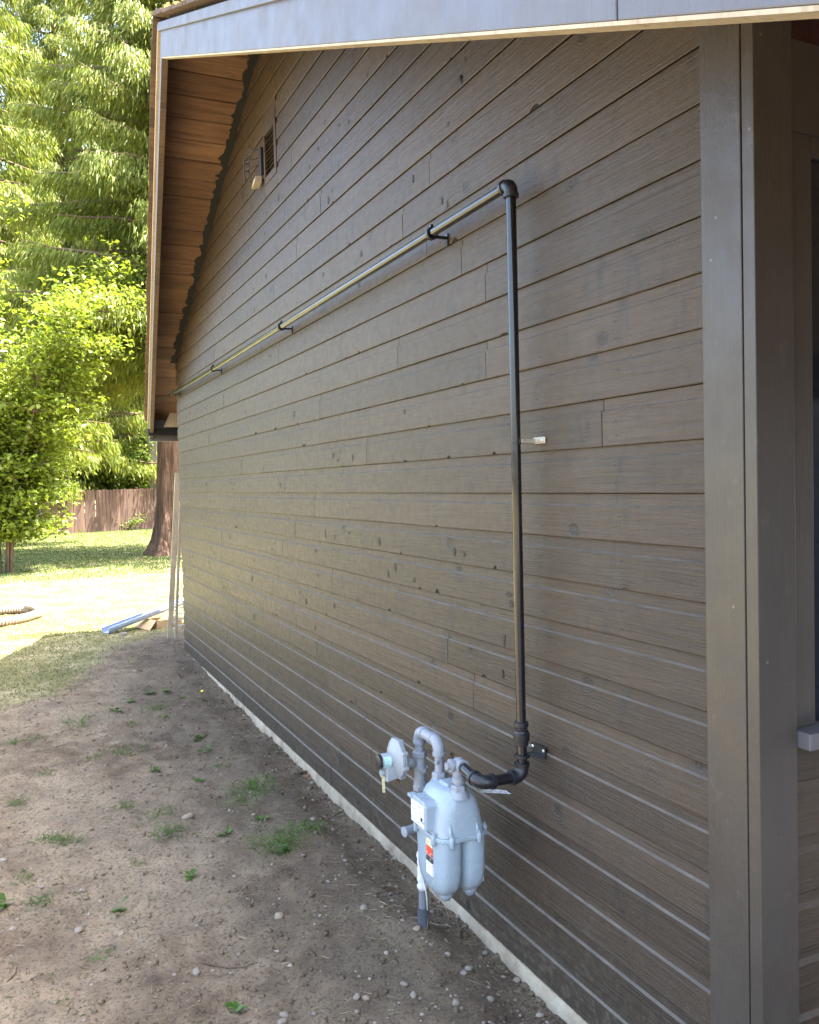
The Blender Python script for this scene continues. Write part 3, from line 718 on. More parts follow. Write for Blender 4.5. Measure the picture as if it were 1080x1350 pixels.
# hex unions and pipes
def hexnut(c, ax, r, h, name='hex_nut', mat='meterpipe'):
    mb = MB(); mb.lathe(c, ax, [(0, r*.9), (.003, r), (h-.003, r), (h, r*.9)], 6); return mb.build(name, M[mat], meter, bevel=.0015)
IY, OY, RY = MY+.075, MY-.075, 1.27
for y in (IY, OY):
    mb = MB(); mb.lathe((MX, y, .708), (0, 0, 1), [(.008, .038), (.022, .032), (.030, .027), (.036, .022)], 20); mb.build('spud', M['meterpipe'], meter, smooth=True, autosm=40)
    hexnut((MX, y, .733), (0, 0, 1), .0285, .026)
mb = MB(); mb.lathe((MX, OY, .757), (0, 0, 1), [(0, .0175), (.010, .0175), (.011, .0235), (.030, .0235), (.031, .019), (.06, .019)], 20); mb.build('pipe', M['meterpipe'], meter, smooth=True, autosm=40)
mb = MB(); mb.lathe((MX, OY, .797), (0, 0, 1), [(0, .023), (.008, .024), (.030, .0245), (.046, .022), (.054, .013), (.056, .004)], 20)
mb.lathe((MX, OY, .83), (0, -1, 0), [(0, .02), (.026, .0215), (.026, .0235), (.038, .0235), (.038, .019)], 18)
mb.lathe((MX, OY, .83), (-1, 0, 0), [(0, .02), (.024, .0195), (.024, .022), (.034, .022), (.034, .014), (.048, .013)], 18)
mb.build('tee', M['meterpipe'], meter, smooth=True, autosm=40)
mb = MB(); mb.tube([(MX, IY, .757), (MX, IY, .83)], .0165, 18); mb.build('pipe', M['meterpipe'], meter, smooth=True, autosm=60)
elbow((MX, IY, .868), (0, 0, -1), (0, 1, .0), .0215, .034, 'elbow', M['meterpipe'], meter, 1.12)
mb = MB(); mb.tube([(MX, IY+.03, .868), (MX, RY-.03, .868)], .0205, 18); mb.build('pipe', M['meterpipe'], meter, smooth=True, autosm=60)
elbow((MX, RY, .868), (0, -1, 0), (0, 0, -1), .0215, .034, 'elbow', M['meterpipe'], meter, 1.12)
mb = MB(); mb.lathe((MX+.0, IY-.02, .80), (-1, 0, 0), [(.012, .006), (.026, .006), (.027, .0045)], 10); mb.build('test_plug', M['meterpipe'], meter, smooth=True)
mb = MB(); mb.tube([(MX, RY, .835), (MX, RY, .78)], .0165, 18); mb.build('pipe', M['meterpipe'], meter, smooth=True, autosm=60)
hexnut((MX, RY, .765), (0, 0, 1), .0285, .024)
mb = MB(); mb.lathe((MX, RY, .655), (0, 0, 1), [(0, .022), (.004, .0255), (.018, .0255), (.02, .0215), (.055, .0235), (.085, .0235), (.112, .022)], 20)
mb.lathe((MX, RY, .72), (0, -1, 0), [(0, .016), (.03, .0135), (.03, .009), (.036, .008)], 12)
mb.lathe((MX, RY, .725), (.9, -.3, 0), [(0, .01), (.03, .009), (.033, .004)], 10)
mb.build('regulator_body', M['regul'], meter, smooth=True, autosm=40)
hexnut((MX, RY, .638), (0, 0, 1), .0285, .022)
mb = MB(); mb.tube([(MX, RY, .64), (MX, RY, .50), (MX, RY, .38)], .0135, 16); mb.build('pipe', M['meterpipe'], meter, smooth=True, autosm=60)
mb = MB(); mb.lathe((MX, RY, .47), (0, 0, 1), [(0, .016), (.01, .023), (.05, .023), (.06, .016)], 16)
mb.lathe((MX, RY, .50), (-1, -.25, 0), [(0, .017), (.075, .0165), (.075, .019), (.084, .019), (.085, .013)], 16); mb.build('shutoff_valve', M['meterpipe'], meter, smooth=True, autosm=40)
mb = MB(); mb.tube([(MX+rnd.uniform(-.002, .002), RY, .40-.013*i) for i in range(12)], [.019+rnd.uniform(-.002, .0035) for i in range(12)], 14); mb.build('tape_wrap', M['white'], meter, smooth=True)
mb = MB(); mb.tube([(MX, RY, .27), (MX, RY, .17)], .0165, 18); mb.build('conduit', M['plastic_grey'], meter, smooth=True, autosm=60)
mb = MB(); mb.lathe((MX, RY, .02), (0, 0, 1), [(0, .022), (.165, .022), (.166, .0175)], 20); mb.build('sleeve', M['plastic_dark'], meter, smooth=True, autosm=40)
mb = MB(); mb.tube([(MX-.006, RY-.02, .30), (MX+.002, RY-.026, .25), (MX+.006, RY-.025, .185)], .0028, 8); mb.build('tracer_wire', M['white'], meter, smooth=True)
# regulator diaphragm, facing away from the wall
RX, RZ = MX-.085, .775
mb = MB()
mb.lathe((MX-.018, RY, .745), (-1, 0, .2), [(0, .014), (.03, .018), (.05, .02)], 16)
mb.build('regulator_neck', M['regul'], meter, smooth=True)
mb = MB(); mb.lathe((RX+.004, RY, RZ), (-1, 0, 0), [(-.014, .02), (-.012, .05), (0, .066), (.004, .074), (.011, .0745), (.0115, .070), (.0125, .070), (.013, .0745), (.020, .074), (.023, .066), (.030, .058), (.034, .038), (.038, .03)], 36); mb.build('diaphragm_case', M['regul'], meter, smooth=True, autosm=40)
for i in range(8):
    a = i*math.pi/4+.3; c_ = (RX+.006, RY+.069*math.cos(a), RZ+.069*math.sin(a)); mb = MB(); mb.lathe(c_, (-1, 0, 0), [(0, .009), (.006, .010), (.019, .010), (.023, .006)], 8); mb.build('case_screw', M['regul'], meter, smooth=True, autosm=40)
mb = MB(); mb.lathe((RX-.028, RY, RZ), (-1, 0, 0), [(0, .030), (.006, .027), (.044, .0265), (.048, .024)], 20); mb.build('spring_barrel', M['regul'], meter, smooth=True, autosm=40)
mb = MB(); mb.lathe((RX-.074, RY, RZ), (-1, 0, 0), [(0, .024), (.002, .026), (.013, .026), (.015, .022)], 20); mb.build('barrel_cap', M['blackcap'], meter, smooth=True, autosm=40)
mb = MB(); n = 8; mb.rings([[(x, RY+.0275*math.cos(a), RZ+.0275*math.sin(a)) for a in [math.pi*(.75+.9*j/n) for j in range(n+1)]] for x in (RX-.042, RX-.070)], closed=False, caps=False); mb.build('barrel_label', M['lab_t'], meter)
mb = MB(); mb.hexa([(RX-.062, RY-.022, RZ-.078), (RX-.012, RY-.022, RZ-.070), (RX-.012, RY+.022, RZ-.070), (RX-.062, RY+.022, RZ-.078), (RX-.058, RY-.018, RZ-.02), (RX-.02, RY-.02, RZ-.02), (RX-.02, RY+.02, RZ-.02), (RX-.058, RY+.018, RZ-.02)]); mb.build('vent_housing', M['regul'], meter, bevel=.005)
mb = MB(); mb.lathe((RX-.055, RY, RZ-.045), (-1, 0, -.05), [(0, .012), (.012, .011), (.013, .014), (.022, .013)], 10); mb.build('vent_stub', M['regul'], meter, smooth=True, autosm=40)
mb = MB(); mb.hexa([(RX-.075, RY-.010, RZ-.115), (RX-.064, RY-.010, RZ-.117), (RX-.063, RY-.009, RZ-.117), (RX-.074, RY-.009, RZ-.115), (RX-.078, RY-.010, RZ-.052), (RX-.066, RY-.010, RZ-.054), (RX-.065, RY-.009, RZ-.054), (RX-.077, RY-.009, RZ-.052)]); mb.build('hang_tag', M['tag_y'], meter)
mb = MB(); mb.lathe((RX-.008, RY, RZ-.078), (0, 0, -1), [(0, .006), (.012, .006)], 8); mb.build('bolt', M['rust'], meter)
# paper tag wired under the outlet elbow, white mounting ear behind the case
mb = MB(); a = [Vector((-.205, .865, .772)), Vector((-.095, .865, .742)), Vector((-.088, .845, .736)), Vector((-.205, .835, .765))]
mb.rings([[v for v in a], [v+Vector((0, .001, .001)) for v in a]]); mb.build('paper_tag', M['lab_w'], meter)
mb = MB(); a = [Vector((MX+.085, MY-.03, .395)), Vector((MX+.115, MY-.03, .375)), Vector((MX+.115, MY-.03, .445))]; mb.rings([a, [v+Vector((0, .003, 0)) for v in a]]); mb.lathe((MX+.106, MY-.0302, .398), (0, -1, 0), [(0, .004), (.0006, .004)], 8)
mb.build('mounting_ear', M['white'], meter)

# ------------------------------------------------------------------ things at the far corner and on the lawn
for i, (xb_, xt, yb_, h, w, lab) in enumerate([(-.075, -.030, 8.28, 1.86, .058, 'wide pale board leaning against the far corner of the house'), (-.012, .006, 8.18, 1.55, .030, 'narrow pale strip leaning beside the wide board at the house corner')]):
    zb_ = ground_h(xb_, yb_); mb = MB(); t = .022
    mb.hexa([(xb_, yb_-t, zb_), (xb_+w, yb_-t, zb_), (xb_+w, yb_, zb_), (xb_, yb_, zb_), (xt, 7.66-t+.02, zb_+h), (xt+w, 7.66-t+.02, zb_+h), (xt+w, 7.68, zb_+h), (xt, 7.68, zb_+h)])
    tag(mb.build('leaning_board', M['paleboard'], None, bevel=.002, origin=(xb_, yb_, zb_)), lab, 'board')
# wire rack just behind the corner
rk = tag(empty('wire_rack', (.08, 8.6, .1)), 'white wire rack standing in the gap behind the house corner', 'rack')
for i in range(6):
    mb = MB(); z = .14+i*.07; mb.tube([(.0, 8.55, z), (.12, 8.65, z+.045), (.4, 8.7, z+.05)], .007, 8); mb.build('wire', M['white'], rk, smooth=True)
for x, y in ((.0, 8.55), (.4, 8.7)):
    mb = MB(); mb.tube([(x, y, .08), (x, y, .56)], .008, 8); mb.build('upright', M['white'], rk, smooth=True)
# gutter length propped on a box
ga, gb = at_g(140, 836), at_g(232, 806); ga.z += .01; gb = Vector((gb.x*.62+ga.x*.38, gb.y*.62+ga.y*.38, 0)); gb = at_y(231, 800, 9.55)
d = (gb-ga).normalized(); ex = gb+d*1.2; side_ = d.cross(Vector((0, 0, 1))).normalized(); upv = side_.cross(d)
prof = [(-.055, .062), (-.062, .062), (-.062, .0), (.045, .0), (.062, .034), (.062, .062), (.052, .066), (.052, .060), (.058, .034), (.042, .004), (-.058, .004), (-.058, .058), (-.055, .058)]
mb = MB(); mb.rings([[o_+side_*u+upv*v for u, v in prof] for o_ in (ga, ga.lerp(ex, .5), ex)])
tag(mb.build('gutter_length', M['gutter'], None, origin=tuple(ga)), 'long bluish white metal gutter piece propped on a cardboard box', 'gutter')
bx = at_g(207, 829); box = tag(empty('cardboard_box', bx), 'brown cardboard box with an open flap on the lawn edge by the house corner', 'box')
Rz = Matrix.Translation(bx)@Matrix.Rotation(math.radians(20), 4, 'Z')
ghz = max(.1, (ga+(ex-ga)*((bx.y+.12-ga.y)/(ex.y-ga.y))).z-bx.z-.012)
for a, b in [((0, 0, 0), (.34, .006, ghz)), ((0, .244, 0), (.34, .25, ghz)), ((0, .006, 0), (.006, .244, ghz)), ((.334, .006, 0), (.34, .244, ghz)), ((.006, .006, 0), (.334, .244, .006))]:
    mb = MB(); mb.box(a, b, Rz); mb.build('panel', M['card'], box)
mb = MB(); q = [(-.008, .0, ghz), (-.008, .25, ghz), (-.15, .27, .02), (-.13, -.06, .0)]
mb.rings([[Rz@Vector(v) for v in q], [Rz@Vector((v[0]+.002, v[1], v[2]+.006)) for v in q]]); mb.build('flap', M['card'], box)
# corrugated drain pipe coil
hc = Vector((-1.99, 11.0, .1)); mb = MB(); pts = []; rad = []
for i in range(421):
    a = 2*math.pi*i/420*1.02+.6; r = .66+.03*math.sin(3*a)
    x, y = hc.x+r*math.cos(a), hc.y+r*math.sin(a); pts.append((x, y, ground_h(x, y)+.058+.05*max(0, (i-380)/40))); rad.append(.062 if i % 4 < 2 else .052)
mb.tube(pts, rad, 12); tag(mb.build('drain_pipe_coil', M['drainpipe'], None, smooth=False, origin=(hc.x, hc.y, .1)), 'loop of tan corrugated drain pipe lying on the sunlit lawn', 'pipe coil')

# ------------------------------------------------------------------ fence
f0, f1 = at_g(-120, 713), at_g(330, 690); f0 = Vector((-6.2, 33.2, .1)); f1 = Vector((8.5, 37.2, .1))
fd = (f1-f0); fl = fd.length; fd.normalize(); fence = tag(empty('board_fence', f0), 'weathered brown board fence at the back of the lawn', 'fence')
nb = MB(); nb.hexa([(0, 0, 0), (.138, 0, 0), (.138, .018, 0), (0, .018, 0), (0, 0, 1.74), (.138, 0, 1.74), (.138, .018, 1.74), (0, .018, 1.74)])
fang = math.atan2(fd.y, fd.x); b0 = None
for i in range(int(fl/.146)):
    p_ = f0+fd*(i*.146); 
    if b0 is None: b0 = nb.build('fence_board', M['fence'], fence, bevel=0); o = b0
    else:
        o = b0.copy(); COL.objects.link(o)
    o.parent = fence; o.matrix_parent_inverse = Matrix(); o.location = (p_.x-f0.x, p_.y-f0.y+rnd.uniform(-.006, .006), rnd.uniform(-.02, .02)-.02); o.rotation_euler = (rnd.uniform(-.01, .01), rnd.uniform(-.012, .012), fang)
for z in (.35, 1.35):
    mb = MB(); T = Matrix.Translation(f0)@Matrix.Rotation(fang, 4, 'Z'); mb.box((0, .019, z), (fl, .06, z+.09), T); mb.build('rail', M['fence'], fence)
for i in range(int(fl/2.4)+1):
    mb = MB(); mb.box((i*2.4, .061, -.2), (i*2.4+.09, .15, 1.8), T); mb.build('post', M['fence'], fence)

# ------------------------------------------------------------------ trees
def strips(P, D, L, Wd, bend=.25):     # quads: base points, directions, lengths, widths -> two-segment tapered strips
    n = len(P); D = D/np.linalg.norm(D, axis=1, keepdims=True)
    r = nrs.normal(size=(n, 3)); s_ = np.cross(D, r); s_ /= np.linalg.norm(s_, axis=1, keepdims=True)
    w = Wd[:, None]*s_; m_ = P+D*(L*.5)[:, None]; tip = P+D*L[:, None]; tip[:, 2] -= L*bend
    V_ = np.stack([P-w*.35, P+w*.35, m_+w*.5, m_-w*.5, tip], 1).reshape(-1, 3); b_ = np.arange(n)*5
    F_ = np.concatenate([np.stack([b_, b_+1, b_+2], 1), np.stack([b_, b_+2, b_+3], 1), np.stack([b_+3, b_+2, b_+4], 1)])
    return V_, F_
def conifer(name, base, H, rbase, z_lo, Rmax, nbr, per, leafL, leafW, mat, bark, label, group, lean=(0, 0), seed=1, flare=1.8, droop=.55, limbs=True, zmax=None):
    rr = np.random.default_rng(seed); base = Vector(base)
    t = tag(empty(name, base), label, 'tree', group)
    mb = MB(); n = 22; rings = []
    hs = [-.25, 0, .15, .4, .8, 1.4, 2.4, 4, 7, 11, H*.7, H]
    hs = sorted(set(h for h in hs if h <= H))
    ph = [rr.uniform(0, 6.3) for _ in range(4)]
    for h in hs:
        r = rbase*(1-.93*h/H)*(1+(flare-1)*math.exp(-max(h, 0)/.45))
        c = base+Vector((lean[0]*h, lean[1]*h, h)); ring = []
        for j in range(n):
            a = 2*math.pi*j/n; fl_ = 1+(.10+.16*math.exp(-max(h, 0)/.9))*math.sin(5*a+ph[0]+h*.15)+.05*math.sin(9*a+ph[1]+h*.5)
            ring.append(c+Vector((math.cos(a), math.sin(a), 0))*r*fl_)
        rings.append(ring)
    mb.rings(rings); mb.build('trunk', bark, t, smooth=True)
    P, D, Ls = [], [], []
    lb = MB()
    for i in range(nbr):
        u = (i+rr.random())/nbr; h = z_lo+(H-z_lo)*u**1.15
        L = Rmax*(1-u)**.65*rr.uniform(.65, 1.1)+.3; a = i*2.399963+rr.uniform(-.4, .4)
        o_ = np.array(base)+np.array((lean[0]*h, lean[1]*h, h)); dv = np.array((math.cos(a), math.sin(a), 0.))
        sag = rr.uniform(.25, .6)*droop*L; pts = []
        for s_ in np.linspace(0, 1, 9): pts.append(o_+dv*L*s_+np.array((0, 0, .22*L*math.sin(s_*1.5)-sag*s_**1.4+.18*L*max(0, s_-.72)*1.5)))
        pts = np.array(pts)
        if limbs: lb.tube([tuple(q) for q in pts], list(np.linspace(.045+.012*L, .008, 9)), 6)
        m_ = int(per*L)
        s_ = rr.random(m_)**.7; ix = s_*8; i0 = np.minimum(ix.astype(int), 7); fr = (ix-i0)[:, None]
        pc = pts[i0]*(1-fr)+pts[i0+1]*fr
        sidew = np.cross(dv, (0, 0, 1.)); spread = (.12+.42*L*.35*(1-s_*.6))
        lat = rr.normal(size=m_)*spread*.6
        down = np.abs(rr.normal(size=m_))*.32*droop+.15*np.abs(lat)
        pc = pc+sidew*lat[:, None]-np.array((0, 0, 1.))*down[:, None]+rr.normal(size=(m_, 3))*.03
        dd = dv*(.35+.5*rr.random(m_))[:, None]+sidew*(np.sign(lat)*.4*rr.random(m_))[:, None]+np.array((0, 0, -1.))*(.45+.9*rr.random(m_))[:, None]*droop*1.6+rr.normal(size=(m_, 3))*.22
        P.append(pc); D.append(dd)
    if limbs: tag(lb.build('limbs', M['twigbark'], t, smooth=True), kind='stuff')
    P = np.concatenate(P); D = np.concatenate(D); n = len(P)
    if zmax is not None:
        k = P[:, 2] < zmax; P, D = P[k], D[k]; n = len(P)
    V_, F_ = strips(P, D, leafL*rr.uniform(.5, 1.4, n), leafW*rr.uniform(.6, 1.4, n))
    raw('crown', V_, F_, mat, t)
    return t
conifer('cedar_tree', (2.06, 21.0, .1), 19, .34, 4.6, 4.6, 150, 500, .15, .029, M['cedar'], M['bark'], 'large cedar with reddish flared trunk standing on the lawn beside the house', None, lean=(.012, .01), seed=3, droop=.8, zmax=18)
conifer('cedar_tree', (-3.3, 28.5, .1), 25, .42, 3.0, 5.6, 190, 400, .18, .036, M['cedar'], M['bark'], 'drooping bright green cedar behind the young leafy tree', None, seed=5, droop=.85)
conifer('cedar_tree', (.7, 38.6, .1), 28, .40, 2.2, 5.4, 150, 330, .19, .04, M['cedar'], M['bark'], 'bright green cedar rising just behind the middle of the fence', None, seed=6, droop=.85)
conifer('cedar_tree', (4.1, 36.9, .1), 25, .46, 9.0, 3.6, 110, 300, .26, .055, M['cedar'], M['greybark'], 'tall conifer with bare grey trunk rising just behind the fence', None, seed=8, droop=.7, flare=1.3)
conifer('cedar_tree', (-.6, 46, .1), 28, .5, 2.0, 5.2, 120, 130, .34, .085, M['cedar_far'], M['greybark'], 'dark conifer at the back behind the middle of the fence', 'conifers behind the fence', seed=9, droop=.7)
conifer('cedar_tree', (-7.5, 43, .1), 27, .5, 1.5, 5.5, 110, 110, .36, .09, M['cedar_far'], M['greybark'], 'dark conifer at the back behind the drooping bright cedar', 'conifers behind the fence', seed=10, droop=.7)
conifer('cedar_tree', (9.5, 47, .1), 27, .5, 1.5, 5.5, 110, 110, .36, .09, M['cedar_far'], M['greybark'], 'dark conifer at the back behind the house and fence', 'conifers behind the fence', seed=12, droop=.7)
conifer('cedar_tree', (3.6, 51, .1), 28, .5, 1.5, 6, 110, 100, .42, .10, M['cedar_far'], M['greybark'], 'tallest dark conifer at the back behind the grey-trunked conifer', 'conifers behind the fence', seed=14, droop=.7)


def leaf_mesh(P, N, L, Wd, rr):       # folded four-triangle leaves
    n = len(P); t_ = rr.normal(size=(n, 3)); t_ -= N*(t_*N).sum(1, keepdims=True); t_ /= np.linalg.norm(t_, axis=1, keepdims=True)
    s_ = np.cross(N, t_); a = L[:, None]*t_; b = Wd[:, None]*s_; up_ = N*(L*.12)[:, None]
    V_ = np.stack([P-a*.5, P-a*.05+b*.5+up_, P+a*.5-up_*.6, P-a*.05-b*.5+up_, P+a*.02], 1).reshape(-1, 3); i_ = np.arange(n)*5
    F_ = np.concatenate([np.stack([i_, i_+1, i_+4], 1), np.stack([i_+1, i_+2, i_+4], 1), np.stack([i_+2, i_+3, i_+4], 1), np.stack([i_+3, i_, i_+4], 1)])
    return V_, F_
def broadleaf(name, base, stems, H, mat, nl, leafL, label, cat, group=None, seed=1, cl=.38, stem_r=.05, spread=1.9, z_lo=1.5, twigs=7, bark=None):
    rr = np.random.default_rng(seed); base = Vector(base); t = tag(empty(name, base), label, cat, group); C_s = []
    for i in range(stems):
        a = 2*math.pi*i/stems+rr.uniform(-.4, .4); h = H*rr.uniform(.6, 1); rad = spread*rr.uniform(.35, 1.0)
        pts = [base+Vector((math.cos(a)*.12*(1-0*k), math.sin(a)*.12, -.15)) if k == 0 else base+Vector((math.cos(a)*(.12+rad*(k/8)**1.5), math.sin(a)*(.12+rad*(k/8)**1.5), h*(k/8)**.92))+Vector(tuple(rr.normal(size=3)*.05*k/8*H/4)) for k in range(9)]
        mb = MB(); mb.tube(pts, [stem_r*(1-.85*k/8) for k in range(9)], 8); mb.build('trunk', bark or M['twigbark'], t, smooth=True)
        for k in range(1, 9):
            for q in range(twigs):
                d_ = Vector(tuple(rr.normal(size=3))); d_.z = abs(d_.z)*.6-.1; d_.normalize()
                e_ = pts[k]+d_*rr.uniform(.3, 1.0)*H*.14
                if e_.z-base.z > z_lo: C_s.append((pts[k], e_))
    tb = MB()
    for a_, b_ in C_s: tb.tube([a_, a_.lerp(b_, .55)+Vector((0, 0, .04)), b_], [.012, .008, .003], 4)
    tag(tb.build('twigs', bark or M['twigbark'], t), kind='stuff')
    ends = np.array([tuple(b_) for a_, b_ in C_s]); st_ = np.array([tuple(a_) for a_, b_ in C_s])
    ix = rr.integers(0, len(ends), nl); u = rr.uniform(.35, 1.1, (nl, 1))
    P = st_[ix]*(1-u)+ends[ix]*u+rr.normal(size=(nl, 3))*np.array((cl, cl, cl*.5))*.55
    N = rr.normal(size=(nl, 3))*.55+np.array((.1, -.25, .9)); N /= np.linalg.norm(N, axis=1, keepdims=True)
    V_, F_ = leaf_mesh(P, N, leafL*rr.uniform(.4, 1.45, nl), leafL*.66*rr.uniform(.5, 1.3, nl), rr)
    raw('crown', V_, F_, mat, t); return t
broadleaf('young_tree', (-1.85, 18.3, .1), 15, 7.4, M['leaf'], 60000, .12, 'bright green multi-stemmed young tree at the edge of the lawn', 'tree', seed=21, stem_r=.032, spread=2.8, z_lo=.85, twigs=9)
for i, (px, py, hh, nl, lab) in enumerate([(195, 694, 1.3, 1500, 'leafy shrub growing at the foot of the fence near the cedar trunk'), (165, 699, .7, 900, 'low weedy shrub at the foot of the fence')]):
    q = at_g(px, py); broadleaf('shrub', q, 5, hh, M['shrubleaf'], nl, .10, lab, 'shrub', seed=30+i, stem_r=.015, spread=.8, z_lo=.1, twigs=5, cl=.3)
for i, (x, y, hh) in enumerate([(2.6, 37.2, 4.2), (5.6, 38.0, 4.6), (.3, 37.0, 5.0), (-3.4, 36.4, 4.6)]):
    broadleaf('hedge_bush', (x, y, .1), 7, hh, M['shrubleaf'], 7000, .17, ['leafy bush over the fence beside the grey conifer trunk', 'leafy bush over the fence directly behind the cedar trunk', 'tall leafy bush over the fence under the dark middle conifer', 'leafy bush over the fence behind the young tree'][i], 'bush', 'bushes behind the fence', seed=40+i, stem_r=.02, spread=1.9, z_lo=.5, twigs=6, cl=.6)

# ------------------------------------------------------------------ grass, weeds, stones, litter
def blades(n, sampler, Lr, Wr, mat, name, label, lay=.5, seed=1):
    rr = np.random.default_rng(seed); P = []
    while len(P) < n:
        x, y = sampler(rr)
        g_ = grassy(x, y)
        if rr.random() < max(g_**1.4, .10*sstep(-.7, -1.5, x)*sstep(.1, .35, noise.noise((x*4, y*4, 3.3)))): P.append((x, y, ground_h(x, y)-.004))
    P = np.array(P); D = rr.normal(size=(n, 3))*lay; D[:, 2] = np.abs(D[:, 2])*.4+.7
    V_, F_ = strips(P, D, rr.uniform(*Lr, n), rr.uniform(*Wr, n), .45)
    o = raw(name, V_, F_, mat); tag(o, label, 'grass', kind='stuff'); return o
def smp_near(rr): return rr.uniform(-2.3, .4), rr.uniform(2.5, 9.5)
def smp_mid(rr): return rr.uniform(-2.6, 1.2), 9.2+rr.random()**1.4*8
def smp_far(rr): return rr.uniform(-3.5, 4.5), rr.uniform(16, 36)
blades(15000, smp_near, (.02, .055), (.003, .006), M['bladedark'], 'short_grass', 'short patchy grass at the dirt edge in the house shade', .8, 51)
blades(60000, smp_mid, (.02, .055), (.004, .008), M['blade'], 'sunlit_grass', 'dry yellowish grass on the sunlit lawn', .7, 52)
blades(60000, smp_far, (.04, .10), (.010, .02), M['bladegreen'], 'far_grass', 'green grass under the trees by the fence', .6, 53)
# weeds: tufts and leafy rosettes, placed where the photo shows them
def tuft(px, py, n, L, mat, label, group, wd=.0028, seed=0, lean=.85):
    q = at_g(px, py); rr = np.random.default_rng(seed)
    n = int(n*1.5); L *= 1.2
    P = np.array([(q.x+a, q.y+b, ground_h(q.x+a, q.y+b)-.003) for a, b in rr.normal(size=(n, 2))*L*.48]); D = rr.normal(size=(n, 3))*lean; D[:, 2] = np.abs(D[:, 2])*.5+.45
    V_, F_ = strips(P-np.array(q), D, L*rr.uniform(.4, 1.2, n), wd*rr.uniform(.7, 1.4, n), .35)
    o = raw('grass_tuft', V_, F_, mat); o.location = q; tag(o, label, 'grass tuft', group); return o
GT = 'grass tufts in the dirt'
tl = 'small green grass tuft growing out of the bare dirt'
for i, (px, py, n, L) in enumerate([(328, 1045, 70, .11), (225, 1100, 60, .08), (215, 1075, 40, .07), (315, 1060, 30, .10), (370, 1115, 110, .11), (400, 1095, 80, .10), (163, 1065, 40, .06), (165, 992, 45, .09), (205, 935, 50, .08), (105, 955, 40, .12), (50, 1190, 50, .05), (85, 1110, 60, .06), (62, 1105, 40, .05), (345, 1033, 40, .11), (20, 1060, 40, .05), (60, 1020, 30, .05), (175, 955, 30, .06), (180, 1140, 20, .03), (30, 1160, 30, .05), (135, 1262, 20, .05), (290, 1010, 25, .05), (15, 980, 40, .06), (45, 975, 35, .05), (120, 1000, 30, .05)]):
    tuft(px, py, n, L, M['weed'], tl, GT, seed=100+i)
def rosette(px, py, n, L, label, group, flower=False, seed=0):
    L *= 1.35; n += 2
    q = at_g(px, py); rr = np.random.default_rng(seed); mb = MB()
    t = tag(empty('weed', q), label, 'weed', group)
    for i in range(n):
        a = rr.uniform(0, 6.3); l = L*rr.uniform(.6, 1.2); w = l*rr.uniform(.28, .42); el = rr.uniform(.15, .7)
        d_ = Vector((math.cos(a)*math.cos(el), math.sin(a)*math.cos(el), math.sin(el))); s_ = Vector((-math.sin(a), math.cos(a), 0))
        b_ = q+Vector(tuple(rr.normal(size=3)*.008)); mb.add([b_, b_+d_*l*.5+s_*w, b_+d_*l*.9+s_*w*.5-Vector((0, 0, l*.1)), b_+d_*l*1.05-Vector((0, 0, l*.2)), b_+d_*l*.9-s_*w*.5-Vector((0, 0, l*.1)), b_+d_*l*.5-s_*w, b_+d_*l*.55-Vector((0, 0, l*.05))], [(0, 1, 6), (1, 2, 6), (2, 3, 6), (3, 4, 6), (4, 5, 6), (5, 0, 6)])
    mb.build('leaves', M['weed'], t)
    if flower:
        mb = MB(); mb.tube([q, q+Vector((0, 0, .07))], .0015, 5); mb.build('stem', M['weed'], t); mb = MB(); mb.lathe(q+Vector((0, 0, .07)), (-.3, -.3, 1), [(0, .004), (.004, .013), (.008, .010)], 10); mb.build('flower', M['petal'], t)
for i, (px, py, n, L) in enumerate([(338, 1038, 6, .045), (344, 1080, 4, .035), (255, 1157, 7, .03), (298, 1100, 6, .03), (263, 975, 7, .035), (270, 990, 7, .04), (205, 1017, 6, .03), (262, 1030, 6, .025), (368, 1122, 4, .04), (155, 1200, 6, .03), (8, 1192, 6, .04), (310, 1332, 5, .03), (172, 926, 8, .04), (220, 912, 8, .04), (198, 915, 7, .04), (240, 920, 6, .03), (215, 945, 5, .03), (152, 938, 5, .04)]):
    rosette(px, py, n, L, 'small broad-leaved green weed growing in the bare dirt', 'leafy weeds in the dirt', seed=200+i)
rosette(267, 922, 4, .025, 'tiny weed with one yellow flower in the dirt near the foundation', None, True, 260)
